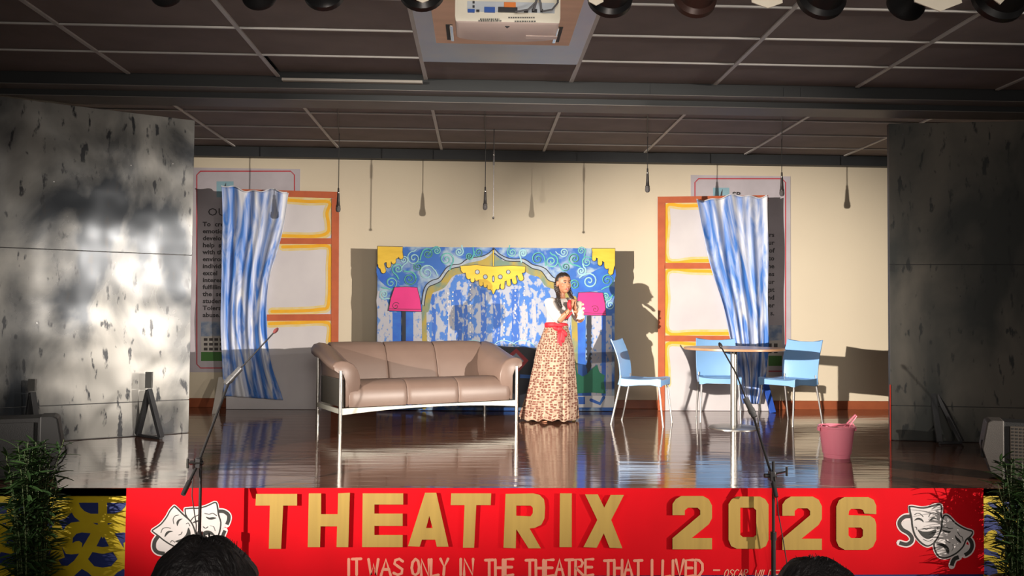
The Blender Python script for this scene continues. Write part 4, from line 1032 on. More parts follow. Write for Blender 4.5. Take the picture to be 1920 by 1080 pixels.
plant('bushy dark green potted plant in front of the left speaker and parapet', p_.x, p_.y, 1.04, .17, 46, 5)
p_ = at(1905, 900, 5.25)
plant('bushy dark green potted plant in front of the right speaker and parapet', p_.x, p_.y, .93, .16, 32, 8)

# ================================================================== projector under the ceiling
M_pan = mat('brushed_silver_ceiling_panel', (.50, .54, .58), .35, .3, col2=(.42, .50, .60), scale=(3, 3, 3))
M_ply = mat('orange_plywood', (.95, .62, .44), .6, col2=(.86, .55, .38), scale=(2, 12, 2))
M_prj = mat('cream_projector_plastic', (.82, .77, .64), .45); M_prj2 = mat('pinkish_projector_cover', (.98, .82, .76), .5)
y1 = on(950, 115, CEIL).y; xa, xb = -.45, .75
tag(MB().box(((xa + xb) / 2, y1 - .88, CEIL - .006), (xb - xa - .03, 1.76, .02)).build('ceiling_panel', M_pan, smooth=0, bevel=.002),
    'shiny silver panel in the ceiling that carries the projector', 'panel')
yp = on(948, 83, CEIL - .04).y; pl_ = on(818, 80, CEIL - .04).x; pr_ = on(1068, 82, CEIL - .04).x; pc = (pl_ + pr_) / 2
prj = thing('projector', 'cream ceiling projector hung upside down on an orange plywood plate', 'projector', (pc, yp - .5, CEIL - .03))
MB().box((0, 0, 0), (pr_ - pl_, 1.0, .024)).build('plywood_plate', M_ply, prj, smooth=0, bevel=.002)
for s_ in (-1, 1):
    sl_ = MB().box((s_ * (pr_ - pl_) * .39, .26, -.014), (.045, .30, .006)).build('slot', M_seam, prj, smooth=0, bevel=.001)
    MB().box((s_ * (pr_ - pl_) * .375, .26, -.020), (.022, .30, .012)).build('hook', M_ring, sl_, smooth=0, bevel=.003)
bt = CEIL - .43
f0 = on(853, 40, bt); f1 = on(1050, 47, bt); bk_ = on(950, 80, bt)
pw = f1.x - f0.x; fy = (f0.y + f1.y) / 2; pd = bk_.y - fy; pcx = (f0.x + f1.x) / 2
def L(p_): return Vector(p_) - prj.location
R = []
for z, ins in ((bt, .020), (bt + .008, .004), (bt + .03, 0), (bt + .16, 0), (bt + .17, .01)):
    ring = []
    pts_ = [(-pw / 2 + ins, fy + ins), (pw / 2 - ins, fy + ins), (pw / 2 - ins, fy + pd * .80), (pw / 2 - .06, fy + pd * .93 - ins)] + [(pw / 2 * math.cos(a), fy + pd * .93 - ins + pd * .07 * math.sin(a)) for a in (1.2, PI / 2, PI - 1.2)] + [(-pw / 2 + .06, fy + pd * .93 - ins), (-pw / 2 + ins, fy + pd * .80)]
    R.append([L((pcx + x, y, z)) for x, y in pts_])
o = MB().rings(R).build('body', [M_prj, M_prj2], prj, smooth=30)
for f in o.data.polygons:
    if f.normal.z < -.4: f.material_index = 1
cp = MB(); zf = lambda px, py: at(px, py, fy - .002)
def plate(x0, y0, x1, y1_, m_, nm, dep=.006):
    a, b = at(x0, y0, fy - .002), at(x1, y1_, fy - .002)
    return MB().box(L(((a.x + b.x) / 2, fy - dep / 2, (a.z + b.z) / 2)), (abs(b.x - a.x), dep, abs(a.z - b.z))).build(nm, m_, prj, smooth=0, bevel=.001)
plate(876, 2, 1040, 25, mat('pale_connector_panel', (.55, .60, .66), .4), 'connector_panel', .004)
M_sb = mat('blue_socket', (.02, .10, .45), .4); M_so = mat('orange_label', (.80, .22, .03), .5); M_bl = mat('black_socket', (.02, .02, .025), .4)
for a in ((877, 18, 890, 24, M_sb), (908, 14, 928, 24, M_sb), (893, 19, 899, 23, M_bl), (945, 5, 967, 16, M_so), (934, 14, 970, 24, M_bl), (982, 20, 990, 24, M_bl), (997, 18, 1007, 24, M_bl), (1013, 18, 1018, 24, M_bl), (886, 3, 890, 7, M_bl), (886, 11, 890, 15, M_bl)):
    plate(a[0], a[1], a[2], a[3], a[4], 'socket' if a[4] is not M_so else 'orange_label', .012)
cb = MB()
cb.path([L(at(1000, 20, fy - .03)), L(at(1004, 8, fy - .05)), L(at(1008, -6, fy - .05)), L(at(1010, -40, fy - .03))], .006, 8)
cb.path([L(at(1015, 20, fy - .03)), L(at(1014, 6, fy - .04)), L(at(1008, -10, fy - .04)), L(at(1006, -40, fy - .03))], .005, 8)
cb.path([L(at(966, 22, fy - .03)), L(at(990, 18, fy - .05)), L(at(1005, 4, fy - .06)), L(at(1012, -20, fy - .05)), L(at(1012, -40, fy - .03))], .005, 8)
cb.path([L(at(1018, 21, fy - .03)), L(at(1035, 18, fy - .05)), L(at(1046, 5, fy - .04)), L(at(1046, -20, fy - .02))], .005, 8)
cb.build('cables', mat('grey_cable', (.12, .12, .13), .5), prj)
tx = MB()
M_txt = mat('grey_print', (.12, .12, .11), .5)
for x0, x1, y in ((897, 940, 39), (900, 936, 36), (953, 1003, 33), (965, 1005, 40)):
    x = x0
    while x < x1:
        w_ = random.uniform(1.5, 4); a, b = at(x, y - 1.3, fy - .0035), at(min(x + w_, x1), y + 1.3, fy - .0035); tx.box(L((a.lerp(b, .5))), (abs(b.x - a.x), .0008, abs(a.z - b.z))); x += w_ + 1.2
tx.build('fine_print', M_txt, prj, smooth=0)
MB().tube(L((pcx, fy + pd * .5, bt + .165)), L((pcx, fy + pd * .5, CEIL - .04)), .035, n=16).build('mount_tube', mat('dark_mount', (.05, .05, .05), .4, .5), prj)
pp = on(1015, 70, bt); MB().box(L((pp.x, pp.y, bt - .001)), (.17, .05, .003)).build('vent_cover', M_prj2, prj, smooth=0, bevel=.001)
pp = on(951, 50, bt); MB().prism([(-.012, -.01), (.012, -.01), (0, .02)], .003, lambda x, y, d: L((pp.x + x, pp.y + y, bt - .003 + d))).build('latch_mark', M_bl, prj, smooth=0)

# ================================================================== stage lamps on the bar at the top of the frame
M_can = mat('black_lamp_housing', (.012, .012, .013), .35, .3)
M_can2 = mat('dark_brown_lamp_housing', (.045, .022, .018), .4, .2)
M_flap = mat('cream_reflector_flap', (.66, .60, .50), .5)
YLm = 3.6; zb = at(960, -95, YLm).z
br = thing('lighting_bar', 'dark steel bar above the front rows that carries the stage lamps', 'bar', (.5, YLm, zb))
MB().tube((-3, 0, 0), (3, 0, 0), .024, n=16).build('pipe', M_std, br)
for x in (-2.6, 0, 2.6): MB().tube((x, 0, 0), (x, 0, CEIL - zb), .010, n=8).build('hanger_rod', M_std, br)
for i, (px, pb, tilt, m_, r_, lab) in enumerate((
        (290, 3, -.1, M_can, .07, 'black round stage lamp barely in view far left of the projector'), (472, 9, .55, M_can, .075, 'black stage lamp left of the projector, second from the left'),
        (597, 12, .15, M_can, .09, 'black round stage lamp in view next left of the silver projector panel'),
        (787, 14, 0, M_can, .10, 'black stage lamp with pale flap at the left corner of the projector panel'), (1152, 26, .05, M_can, .10, 'black stage lamp with pale flap at the right corner of the projector panel'),
        (1317, 26, 0, M_can2, .095, 'dark brown round stage lamp right of the projector'), (1562, 30, .08, M_can, .11, 'large glossy black round stage lamp, third from the right'),
        (1728, 30, .65, M_can, .085, 'black tilted stage lamp beside the wide pale pointed flap'), (1905, 36, -.3, M_can, .12, 'black stage lamp cut off by the right edge of the photo'))):
    p_ = at(px, pb, YLm); t = thing('stage_lamp', lab, 'stage lamp', (p_.x, p_.y, zb), 0, 'stage lamps on the bar above the front rows')
    hz = p_.z - zb + r_ * .95 + .058
    R = Matrix.Rotation(tilt, 3, 'Y')
    ax = (R @ Vector((math.sin(tilt) * .3, .93, -.32))).normalized()
    o = MB().lathe([(.03, -.20), (r_ * .62, -.17), (r_ * .80, -.06), (r_ * .84, .08), (r_, .10), (r_ * 1.0, .125), (r_ * .9, .125), (r_ * .88, .09), (.02, .085)], (0, .02, hz), 28, axis=ax).build('housing', m_, t)
    MB().path([(-r_ * 1.05, 0, hz), (-r_ * 1.05, 0, hz + r_ * 1.5), (0, 0, hz + r_ * 1.75), (r_ * 1.05, 0, hz + r_ * 1.5), (r_ * 1.05, 0, hz)], .006, 6).build('yoke', M_std, t)
    MB().tube((0, 0, hz + r_ * 1.7), (0, 0, .0), .009, n=8).build('clamp', M_std, t)
for lab, px, pt_, hw, sl in (('pale pointed flap of a stage lamp over the right ceiling bar', 1440, 15, 30, .4), ('wide pale pointed flap between the two rightmost stage lamps', 1763, 21, 47, .42), ('pale flap corner at the right edge beside the last stage lamp', 1876, 8, 20, 1.0), ('small pale flap on the lamp at the left corner of the projector panel', 792, 5, 12, .5), ('pale flap on the lamp at the right corner of the projector panel', 1118, 10, 14, .6)):
    p_ = at(px, pt_, YLm - .12); k = (hw / F) * p_.y; h = k * sl
    t = MB().prism([(0, 0), (k, h), (k, h + .10), (-k, h + .10), (-k, h)], .006, lambda x, y, d: Vector((p_.x + x, p_.y + d + y * .3, p_.z + y)))
    t.tube((p_.x, p_.y + (h + .1) * .3, p_.z + h + .09), (p_.x, YLm, zb), .004, n=6)
    tag(t.build('lamp_flap', M_flap, smooth=0), lab, 'lamp flap', 'pale flaps among the stage lamps')
# ================================================================== people
M_skin = mat('warm_brown_skin', (.46, .20, .11), .5, col2=(.42, .18, .10), scale=(9, 9, 9))
M_hair = mat('black_brown_hair', (.016, .010, .009), .42, col2=(.035, .022, .018), scale=(40, 40, 6), bump=.6, bscale=(120, 120, 12))
M_blouse = mat('white_cotton_blouse', (.62, .58, .55), .8, col2=(.56, .52, .49), scale=(5, 5, 5), bump=.3, bscale=(14, 14, 7))
M_sash = mat('red_sash_cloth', (.60, .015, .03), .6, col2=(.48, .01, .02), scale=(14, 14, 14), bump=.4, bscale=(30, 30, 20))
M_ruf = mat('cream_ruffle_cloth', (.78, .70, .58), .8)
M_eye = mat('eye_white', (.75, .72, .68), .3); M_iris = mat('dark_iris', (.02, .01, .008), .2); M_lip = mat('rose_lip', (.42, .07, .06), .45); M_brow = mat('dark_eyebrow', (.03, .015, .01), .7); M_teeth = mat('teeth', (.75, .72, .66), .3)
def skirt_mat():
    m = mat('block_printed_skirt_cloth', (.60, .42, .25), .8, uv=True, bump=.3, bscale=(60, 3, 1))
    nt = m.node_tree; N = nt.nodes; L_ = nt.links; b = N['Principled BSDF']; tc = N['Texture Coordinate']
    mp = N.new('ShaderNodeMapping'); mp.inputs['Scale'].default_value = (21, 40, 1); L_.new(tc.outputs['UV'], mp.inputs[0])
    v = N.new('ShaderNodeTexVoronoi'); v.inputs['Scale'].default_value = 1; v.inputs['Randomness'].default_value = .45; v.distance = 'CHEBYCHEV'; L_.new(mp.outputs[0], v.inputs['Vector'])
    r = N.new('ShaderNodeValToRGB'); e = r.color_ramp.elements; e[0].position = .28; e[0].color = (.16, .055, .035, 1); e[1].position = .46; e[1].color = (.44, .32, .23, 1)
    L_.new(v.outputs['Distance'], r.inputs[0]); L_.new(r.outputs[0], b.inputs['Base Color'])
    return m
M_skirt = skirt_mat()

def remeshed(vox, smooth_it=3): return [('REMESH', dict(mode='VOXEL', voxel_size=vox, use_smooth_shade=True)), ('SMOOTH', dict(factor=.5, iterations=smooth_it))]

def head_parts(mb, c, face, s=1.0):
    """adds head volumes to mb; face is the unit look direction, c the head centre; returns frame"""
    f = Vector(face).normalized(); u = Vector((0, 0, 1)); u = (u - f * u.dot(f)).normalized(); r = f.cross(u)      # r: person's left... picture right
    R = Matrix((r, f, u)).transposed()
    P = lambda x, y, z: c + R @ Vector((x, y, z)) * s
    mb.ell(P(0, -.012, .022), (.074 * s, .092 * s, .088 * s), 22, 16, R)
    mb.ell(P(0, .018, -.03), (.060 * s, .070 * s, .070 * s), 20, 14, R)
    mb.ell(P(0, .045, -.078), (.030 * s, .034 * s, .024 * s), 16, 10, R)          # chin
    for k in (-1, 1):
        mb.ell(P(k * .036, .052, -.022), (.024 * s, .026 * s, .024 * s), 12, 8, R)     # cheeks
        mb.ell(P(k * .076, -.006, -.012), (.008 * s, .020 * s, .032 * s), 10, 8, R)     # ears
    mb.path([P(0, .078, .020), P(0, .090, -.006), P(0, .104, -.026), P(0, .094, -.034)], [.008 * s, .010 * s, .0145 * s, .010 * s], 10)
    for k in (-1, 1): mb.ell(P(k * .011, .088, -.030), (.009 * s, .010 * s, .008 * s), 8, 6, R)
    mb.ell(P(0, .078, -.055), (.024 * s, .014 * s, .013 * s), 12, 8, R)
    return P, R
def hair_cap(P, R, s, front=.062, low=-.05, puff=1.0):
    """hair shell: hair radius where hair grows, tucked inside the skull elsewhere"""
    rr = []; n, m = 44, 30
    for i in range(m + 1):
        a = -PI / 2 + PI * i / m; ring = []
        for j in range(n):
            b = 2 * PI * j / n; d = Vector((math.cos(a) * math.cos(b), math.cos(a) * math.sin(b), math.sin(a)))
            x, y, z = d.x * .074, d.y * .092, d.z * .088
            line = front - .30 * x * x / .074 - (.0)          # hairline height at this x when in front
            hairy = (z + .022 > line) if y > .0 + .35 * max(0, .0) else (z > low)
            if y > -.01 and y <= .03 and abs(x) > .055: hairy = z + .022 > .015
            k = (1.085 + .02 * math.sin(b * 16 + a * 3)) * puff if hairy else .90
            part = .006 * math.exp(-(x / .008) ** 2) if (hairy and z > 0) else 0
            ring.append(P(x * k, y * k - .012, z * k + .022 - part))
        rr.append(ring)
    return MB().rings(rr)
def face_bits(P, R, s, t, smile=True):
    for k in (-1, 1):
        MB().ell(P(k * .030, .0755, .004), (.0135 * s, .006 * s, .0065 * s), 12, 8, R).build('eye', M_eye, t, world=True)
        MB().ell(P(k * .030, .0805, .004), (.0058 * s, .003 * s, .0058 * s), 10, 6, R).build('iris', M_iris, t, world=True)
        MB().path([P(k * .015, .083, .022), P(k * .030, .083, .028), P(k * .046, .072, .022)], [.0030 * s, .0034 * s, .002 * s], 6).build('eyebrow', M_brow, t, world=True)
        MB().path([P(k * .016, .081, .007), P(k * .030, .083, .0125), P(k * .044, .074, .006)], .0016 * s, 6).build('eyelid_line', M_brow, t, world=True)
    MB().path([P(-.023, .079, -.049), P(-.010, .0925, -.0535), P(0, .0945, -.0535), P(.010, .0925, -.0535), P(.023, .079, -.049)], [.001 * s, .0034 * s, .0036 * s, .0034 * s, .001 * s], 8) \
        .path([P(-.023, .079, -.049), P(-.010, .0895, -.0655), P(0, .0925, -.068), P(.010, .0895, -.0655), P(.023, .079, -.049)], [.001 * s, .0040 * s, .0046 * s, .0040 * s, .001 * s], 8).build('lips', M_lip, t, world=True)
    MB().path([P(-.015, .084, -.056), P(0, .092, -.060), P(.015, .084, -.056)], [.002 * s, .0042 * s, .002 * s], 8).build('teeth', M_teeth, t, world=True)

# ---- the girl
G0 = on(1040, 788); G0.z = 0
girl = thing('person', 'person standing by the sofa in white blouse, red sash and long printed skirt, hands clasped', 'person', G0)
g = lambda x, y, z: G0 + Vector((x, y, z))
fb = Vector((math.sin(.62), -math.cos(.62), 0)); fr_ = Vector((fb.y * -1, fb.x, 0)) * 1; lf = Vector((math.cos(.62), math.sin(.62), 0))   # facing; her left
hc = g(.082, -.02, 1.437); look = Vector((math.sin(.42), -math.cos(.42), -.02))
body = MB()
P, RH = head_parts(body, hc, look, 1.0)
neck = g(.058, .0, 1.27)
body.path([hc + Vector((-.004, .012, -.04)), neck + Vector((0, 0, .06)), neck, neck + Vector((-.01, 0, -.05))], [.045, .043, .048, .07], 16)
# torso: rings across her own left-right axis
def trunk(mb, rows, n=20, k=None):
    R_ = []
    for cx_, cy_, z, a, b in rows:
        c = g(cx_, cy_, z); R_.append([c + lf * (a * math.cos(q)) + fb * (b * math.sin(q)) for q in [2 * PI * j / n for j in range(n)]])
    mb.rings(R_, True, k)
trunk(body, [(-.01, .01, .80, .12, .10), (.0, .01, .92, .135, .105), (.015, 0, 1.0, .108, .085), (.025, 0, 1.08, .112, .09), (.035, 0, 1.16, .128, .098), (.045, 0, 1.22, .132, .085), (.052, 0, 1.26, .10, .062), (.056, 0, 1.285, .055, .05)])
for k in (-1, 1):   # legs under the skirt
    h_ = g(-.01, .01, .86) + lf * .065 * k
    ft_ = g(-.13 if k < 0 else .0, -.03 if k < 0 else .03, .05) + lf * .03 * k
    kn = h_.lerp(ft_, .48) + fb * .02
    body.path([h_, h_.lerp(kn, .5), kn, kn.lerp(ft_, .35), ft_ + Vector((0, 0, .04)), ft_], [.082, .07, .052, .050, .034, .032], 14)
    fd = (fb * .8 + Vector((-.3, 0, 0))).normalized() if k < 0 else fb
    body.path([ft_ + fd * -.04 + Vector((0, 0, -.018)), ft_ + fd * .03 + Vector((0, 0, -.018)), ft_ + fd * .10 + Vector((0, 0, -.033)), ft_ + fd * .145 + Vector((0, 0, -.039))], [.028, .032, .026, .012], 12, flat=.8)
    for q in range(5): body.tube(ft_ + fd * .12 + fd.cross(Vector((0, 0, 1))) * (q - 2) * .011 + Vector((0, 0, -.04)), ft_ + fd * (.160 - abs(q - 1) * .006) + fd.cross(Vector((0, 0, 1))) * (q - 2) * .012 + Vector((0, 0, -.042)), .0075, .006, 8)
sh = {k: g(.048, 0, 1.235) + lf * .135 * k for k in (-1, 1)}
el = {-1: g(.022, -.19, 1.045), 1: g(.262, -.035, 1.055)}
hand = g(.150, -.275, 1.205)
wr = {-1: g(.118, -.245, 1.145), 1: g(.182, -.235, 1.15)}
for k in (-1, 1):
    body.path([sh[k], sh[k].lerp(el[k], .5), el[k]], [.046, .040, .034], 14)
    body.path([el[k], el[k].lerp(wr[k], .35), wr[k]], [.035, .033, .0225], 14)
# clasped hands: two palms pressed, fingers up and folded over
updir = Vector((.10, -.12, 1)).normalized(); side = lf
for k in (-1, 1):
    pc_ = wr[k].lerp(hand, .55) + side * .012 * k
    a_ = wr[k]; b_ = hand + side * .016 * k + Vector((0, 0, .005))
    Rr = []
    for t_, w_, th_ in ((0, .021, .019), (.35, .028, .017), (.8, .036, .015), (1.05, .034, .013)):
        c = a_.lerp(b_, t_); Rr.append([c + fb * (w_ * math.cos(q)) + side * (th_ * math.sin(q)) for q in [2 * PI * j / 14 for j in range(14)]])
    body.rings(Rr)
    for q, (off, ln) in enumerate(((-.027, .052), (-.009, .062), (.009, .066), (.027, .058))):
        s0 = b_ + fb * off + Vector((0, 0, .004)); s1 = s0 + updir * ln * .5 + side * (-.004 * k); s2 = s1 + updir * ln * .25 + side * (-.020 * k) ; s3 = s2 + side * (-.020 * k) + updir * (-.004)
        body.path([s0, s1, s2, s3], [.0088, .0082, .0076, .0062], 8)
    th0 = a_.lerp(b_, .45) - fb * .022; body.path([th0, th0 - fb * .014 + updir * .022, th0 - fb * .010 + updir * .046 - side * .006 * k], [.0105, .0092, .0072], 8)
body.build('body', M_skin, girl, smooth=180, world=True, mods=remeshed(.0055, 2))
face_bits(P, RH, 1.0, girl)
hair_cap(P, RH, 1.0, front=.070, low=-.075).build('hair', M_hair, girl, smooth=180, world=True)
# two braids
def braid(pts, r0, r1, nm='braid'):
    pl = smooth_line3(pts, 8); mb = MB(); n = len(pl)
    for st in range(3):
        q = []
        for i, p_ in enumerate(pl):
            a = i * .62 + st * 2 * PI / 3; rr = (r0 + (r1 - r0) * i / n) * .55
            q.append(p_ + Vector((math.cos(a) * rr, math.sin(2 * a) * rr * .45, 0)))
        mb.path(q, [(r0 + (r1 - r0) * i / n) * .72 for i in range(n)], 8)
    return mb.build(nm, M_hair, girl, smooth=180, world=True)
def smooth_line3(pts, n):
    Pp = [Vector(p_) for p_ in pts]; out = []
    for i in range(len(Pp) - 1):
        a, b, c, d = Pp[max(i - 1, 0)], Pp[i], Pp[i + 1], Pp[min(i + 2, len(Pp) - 1)]
        for k in range(n):
            t = k / n; out.append(.5 * ((2 * b) + (c - a) * t + (2 * a - 5 * b + 4 * c - d) * t * t + (3 * b - a - 3 * c + d) * t ** 3))
    out.append(Pp[-1]); return out
braid([P(.068, -.025, .0), P(.078, -.012, -.055), P(.074, .01, -.10), g(.022, -.115, 1.275), g(.030, -.145, 1.225), g(.048, -.16, 1.18)], .024, .012)
braid([P(-.066, -.02, .0), P(-.074, -.010, -.055), P(-.070, .0, -.10), g(.172, -.05, 1.285), g(.178, -.075, 1.255)], .021, .013)
# blouse with sleeves
bl = MB()
trunk(bl, [(.012, .005, .985, .116, .096), (.018, 0, 1.03, .119, .100), (.025, 0, 1.08, .124, .106), (.035, 0, 1.16, .141, .113), (.045, 0, 1.22, .143, .098), (.052, 0, 1.262, .108, .073), (.056, 0, 1.277, .064, .057)])
for k in (-1, 1):
    e_ = el[k]; s_ = sh[k]; mid_ = s_.lerp(e_, .5)
    bl.path([s_ + lf * -.03 * k, s_ + lf * .005 * k + Vector((0, 0, .004)), s_.lerp(e_, .3) + lf * .008 * k, mid_ + lf * .010 * k, s_.lerp(e_, .8), e_ + (wr[k] - e_) * .12], [.058, .062, .066, .064, .062, .054], 18)
bl.build('blouse', M_blouse, girl, smooth=180, world=True, mods=remeshed(.007, 3))
# ruffled cuff hanging from her far sleeve
cu_ = MB(); Rr = []
for i in range(9):
    t_ = i / 8; c = g(.222, -.20, 1.245).lerp(g(.245, -.17, 1.065), t_); w_ = .020 + .020 * t_ + .010 * math.sin(t_ * 13)
    Rr.append([c + lf * (w_ * (1 + .25 * math.sin(5 * q)) * math.cos(q)) + fb * (w_ * .9 * math.sin(q)) + Vector((0, 0, .008 * math.sin(4 * q + i))) for q in [2 * PI * j / 24 for j in range(24)]])
cu_.rings(Rr)
for i in range(4):
    c = g(.232 + .01 * (i % 2), -.20, 1.215 - i * .043); cu_.ell(c + lf * .028, (.026, .02, .016), 12, 8)
cu_.build('ruffled_cuff', M_ruf, girl, smooth=180, world=True)
# red cloth from the hands down the forearm
rc = MB()
rc.path([hand + Vector((-.030, -.012, .055)), hand + Vector((-.040, -.020, .02)), hand + Vector((-.036, -.020, -.02)), hand + Vector((-.022, -.020, -.05))], [.014, .024, .026, .014], 12, flat=.6)
rc.path([wr[-1] + Vector((.03, -.025, -.01)), wr[-1].lerp(el[-1], .4) + Vector((.038, -.03, -.012)), wr[-1].lerp(el[-1], .75) + Vector((.040, -.02, -.012))], [.012, .013, .006], 10, flat=.7)
rc.build('red_cloth', M_sash, girl, smooth=180, world=True, mods=[('SMOOTH', dict(iterations=1))])
bg = wr[-1].lerp(el[-1], .22); dd = (wr[-1] - el[-1]).normalized(); xx = dd.cross(Vector((0, 0, 1))).normalized(); yy = dd.cross(xx)
MB().path([bg + (xx * math.cos(q) + yy * math.sin(q)) * .0285 for q in [2 * PI * j / 24 for j in range(25)]], .0038, 6).build('bangle', mat('gold_bangle', (.85, .6, .25), .25, 1), girl, world=True)
# skirt: pleated cone, swept to the left
sk = MB(); Rr = []; NS = 26; NP = 144
for i in range(NS + 1):
    v = i / NS; z = 1.005 - v * (1.005 - .022)
    cx_ = .014 - .078 * v ** 1.3; a = .116 + .05 * min(1, v * 4) + .125 * v ** 1.15; b = .098 + .04 * min(1, v * 4) + .13 * v
    ring = []
    for j in range(NP):
        q = 2 * PI * j / NP
        pl_ = 1 + (.006 + .05 * v) * math.sin(q * 13 + 1.2 * math.sin(v * 2.5)) + (.002 + .022 * v) * math.sin(q * 29 + v) + .05 * v * math.sin(q * 4 + 1)
        zz = z + (.012 * math.sin(q * 13) * v + .010 * math.sin(q * 3)) * (v > .9)
        ring.append(g(cx_ + a * math.cos(q) * pl_, .0 + b * math.sin(q) * pl_, max(zz, .012)))
    Rr.append(ring)
vs_ = [p_ for r_ in Rr for p_ in r_]; fs_ = []; uv_ = []
for i in range(NS + 1):
    for j in range(NP): uv_.append((abs(2 * j / NP - 1), i / NS))
for i in range(NS):
    for j in range(NP): a = i * NP + j; b = i * NP + (j + 1) % NP; fs_.append((a, b, b + NP, a + NP))
sk.add(vs_, fs_, 0, uv_)
sk.build('skirt', M_skirt, girl, smooth=180, world=True, mods=[('SOLIDIFY', dict(thickness=.004))])
# sash and bow
sa = MB()
Rr = []
for z, o_ in ((.965, .004), (.975, .012), (.995, .014), (1.012, .013), (1.022, .004)):
    c = g(.012, .003, z - .004); Rr.append([c + lf * ((.121 + o_) * math.cos(q)) + fb * ((.101 + o_) * math.sin(q)) + Vector((0, 0, .012 * math.cos(q - 2.6))) for q in [2 * PI * j / 40 for j in range(40)]])
sa.rings(Rr)
kn = g(.035, -.125, .958)
sa.ell(kn, (.034, .026, .032), 14, 10)
sa.ell(kn + Vector((.045, -.005, -.040)), (.048, .018, .026), 14, 8, Matrix.Rotation(.9, 3, 'Y')); sa.ell(kn + Vector((-.04, 0, .006)), (.04, .018, .022), 14, 8, Matrix.Rotation(.5, 3, 'Y'))
def tail(pts, ws):
    R_ = []
    for i, (p_, w_) in enumerate(zip(pts, ws)):
        R_.append([Vector(p_) + Vector((w_ * math.cos(q), .010 * math.sin(q) - .006 * math.sin(i * 2 + 3 * math.cos(q)), .006 * math.sin(3 * q))) for q in [2 * PI * j / 20 for j in range(20)]])
    sa.rings(R_)
tail([kn, kn + Vector((.004, -.012, -.06)), kn + Vector((.0, -.02, -.12)), kn + Vector((-.006, -.028, -.175)), kn + Vector((-.010, -.03, -.20))], [.022, .030, .026, .032, .018])
tail([kn, kn + Vector((.035, -.012, -.05)), kn + Vector((.030, -.018, -.10)), kn + Vector((.022, -.024, -.145))], [.02, .026, .028, .020])
sa.build('sash', M_sash, girl, smooth=180, world=True, mods=[('SMOOTH', dict(iterations=2))])

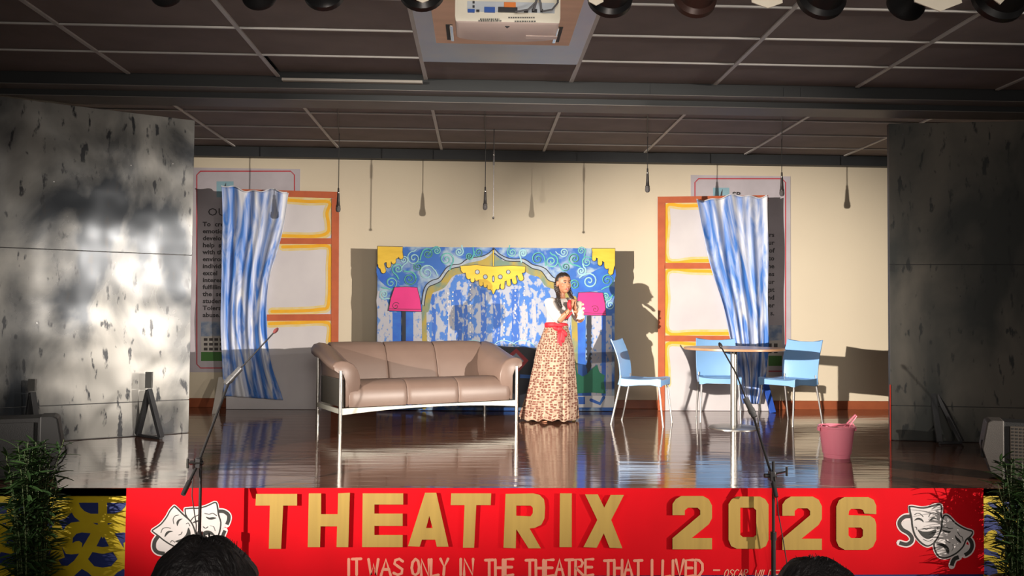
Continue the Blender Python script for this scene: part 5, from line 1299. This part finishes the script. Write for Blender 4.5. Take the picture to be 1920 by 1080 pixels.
# ---- two listeners in the front row
M_shirt = mat('dark_navy_shirt', (.02, .022, .035), .8); M_trs = mat('dark_trousers', (.02, .02, .022), .8)
M_hair2 = mat('black_hair', (.006, .005, .006), .6, col2=(.010, .008, .009), scale=(30, 30, 30), bump=.8, bscale=(90, 90, 30))
M_seatp = mat('grey_hall_chair', (.08, .08, .09), .5)
def listener(label, px, ptop, Y, s, seed):
    top = at(px, ptop, Y); c = Vector((top.x, top.y, top.z - .108 * s)); b = Vector((c.x, c.y, HALL))
    t = thing('person', label, 'person', b)
    m_ = MB(); f = Vector((0, 1, -.05)).normalized()
    Pp, Rr_ = head_parts(m_, c, f, s)
    hip = HALL + .47
    m_.path([c + Vector((0, -.02, -.04)), c + Vector((0, -.03, -.14)), c + Vector((0, -.04, -.20))], [.052, .052, .07], 14)
    shz = c.z - .23
    R_ = []
    for z, a, bb in ((shz + .03, .08, .06), (shz, .15, .085), (shz - .06, .19, .10), (shz - .2, .165, .11), (hip + .08, .15, .11), (hip, .17, .13)):
        R_.append([Vector((c.x + a * math.cos(q), c.y - .05 + bb * math.sin(q), z)) for q in [2 * PI * j / 20 for j in range(20)]])
    m_.rings(R_)
    for k in (-1, 1):
        s0 = Vector((c.x + .18 * k, c.y - .05, shz - .03)); e0 = s0 + Vector((.04 * k, .02, -.26)); w0 = Vector((c.x + .10 * k, c.y + .22, hip + .08))
        m_.path([s0, e0, w0], [.05, .042, .028], 12); m_.ell(w0 + Vector((0, .05, -.005)), (.035, .06, .018), 12, 8)
        for q in range(4): m_.tube(w0 + Vector((-.024 + q * .016, .09, -.006)), w0 + Vector((-.028 + q * .018, .15 - abs(q - 1.5) * .008, -.022)), .009, .0075, 8)
        m_.path([w0 + Vector((-.03 * k, .03, 0)), w0 + Vector((-.055 * k, .075, -.012))], [.012, .009], 8)
        kn_ = Vector((c.x + .11 * k, c.y + .40, hip - .01)); m_.path([Vector((c.x + .09 * k, c.y - .02, hip)), kn_], [.085, .06], 14)
        m_.path([kn_, Vector((kn_.x, kn_.y + .02, HALL + .07))], [.056, .036], 12); m_.path([Vector((kn_.x, kn_.y, HALL + .034)), Vector((kn_.x, kn_.y + .19, HALL + .028))], [.034, .026], 10)
    m_.build('body', M_skin, t, smooth=180, world=True, mods=remeshed(.011, 3))
    h = hair_cap(Pp, Rr_, s, front=.06, low=-.085, puff=1.05); rn = random.Random(seed)
    for v in h.v:
        q = noise.noise(v * 22 + Vector((seed, 0, 0))) * .007; v += (v - c).normalized() * q
    h.build('hair', M_hair2, t, smooth=180, world=True)
    hs = MB()
    for i in range(420):
        a = rn.uniform(0, 2 * PI); e_ = rn.uniform(.1, 1.5); d = Vector((math.cos(a) * math.cos(e_), math.sin(a) * math.cos(e_), math.sin(e_)))
        p0 = Pp(d.x * .079, d.y * .097 - .012, d.z * .093 + .022); tg = Vector((-d.y, d.x, rn.uniform(-.4, .4))) * rn.uniform(.01, .03)
        hs.path([p0, p0 + tg + (p0 - c).normalized() * .004], [.0016, .0005], 3)
    tag(hs.build('stray_hairs', M_hair2, t, world=True, smooth=0), kind='stuff')
    sh_ = MB(); R_ = []
    for z, a, bb in ((shz + .045, .075, .07), (shz + .012, .155, .10), (shz - .05, .202, .115), (shz - .2, .178, .125), (hip + .06, .165, .125), (hip - .01, .18, .14)):
        R_.append([Vector((c.x + a * math.cos(q), c.y - .05 + bb * math.sin(q), z)) for q in [2 * PI * j / 24 for j in range(24)]])
    sh_.rings(R_)
    for k in (-1, 1):
        s0 = Vector((c.x + .17 * k, c.y - .05, shz - .035)); e0 = s0 + Vector((.05 * k, .02, -.20)); sh_.path([s0, e0], [.062, .058], 14)
    sh_.build('shirt', M_shirt, t, smooth=180, world=True, mods=remeshed(.012, 3))
    tr = MB()
    for k in (-1, 1):
        kn_ = Vector((c.x + .11 * k, c.y + .41, hip - .01)); tr.path([Vector((c.x + .09 * k, c.y - .05, hip)), kn_], [.10, .074], 14); tr.path([kn_, Vector((kn_.x, kn_.y + .02, HALL + .10))], [.072, .055], 14)
    tr.build('trousers', M_trs, t, smooth=180, world=True, mods=remeshed(.014, 2))
    # the seat below
    ch = thing('hall_chair', 'grey hall chair under the ' + ('left' if px < 900 else 'right') + ' listener in the front row', 'chair', b)
    MB().box(b + Vector((0, .06, .34)), (.44, .46, .05)).build('seat', M_seatp, ch, smooth=0, world=True, bevel=.012)
    MB().box(b + Vector((0, -.235, .58)), (.42, .03, .34)).build('backrest', M_seatp, ch, smooth=0, world=True, bevel=.012)
    for sx in (-1, 1):
        MB().tube(b + Vector((sx * .19, .26, 0)), b + Vector((sx * .19, .26, .32)), .012).build('leg', M_std, ch, world=True)
        MB().tube(b + Vector((sx * .19, -.235, 0)), b + Vector((sx * .19, -.235, .55)), .012).build('leg', M_std, ch, world=True)
listener('person with short black hair seen from behind at the lower left, before the banner', 385, 1021, 1.62, 1.18, 2)
listener('person with black hair seen from behind at the lower right, before the banner', 1530, 1057, 1.75, 1.12, 6)
bpy.context.view_layer.update()
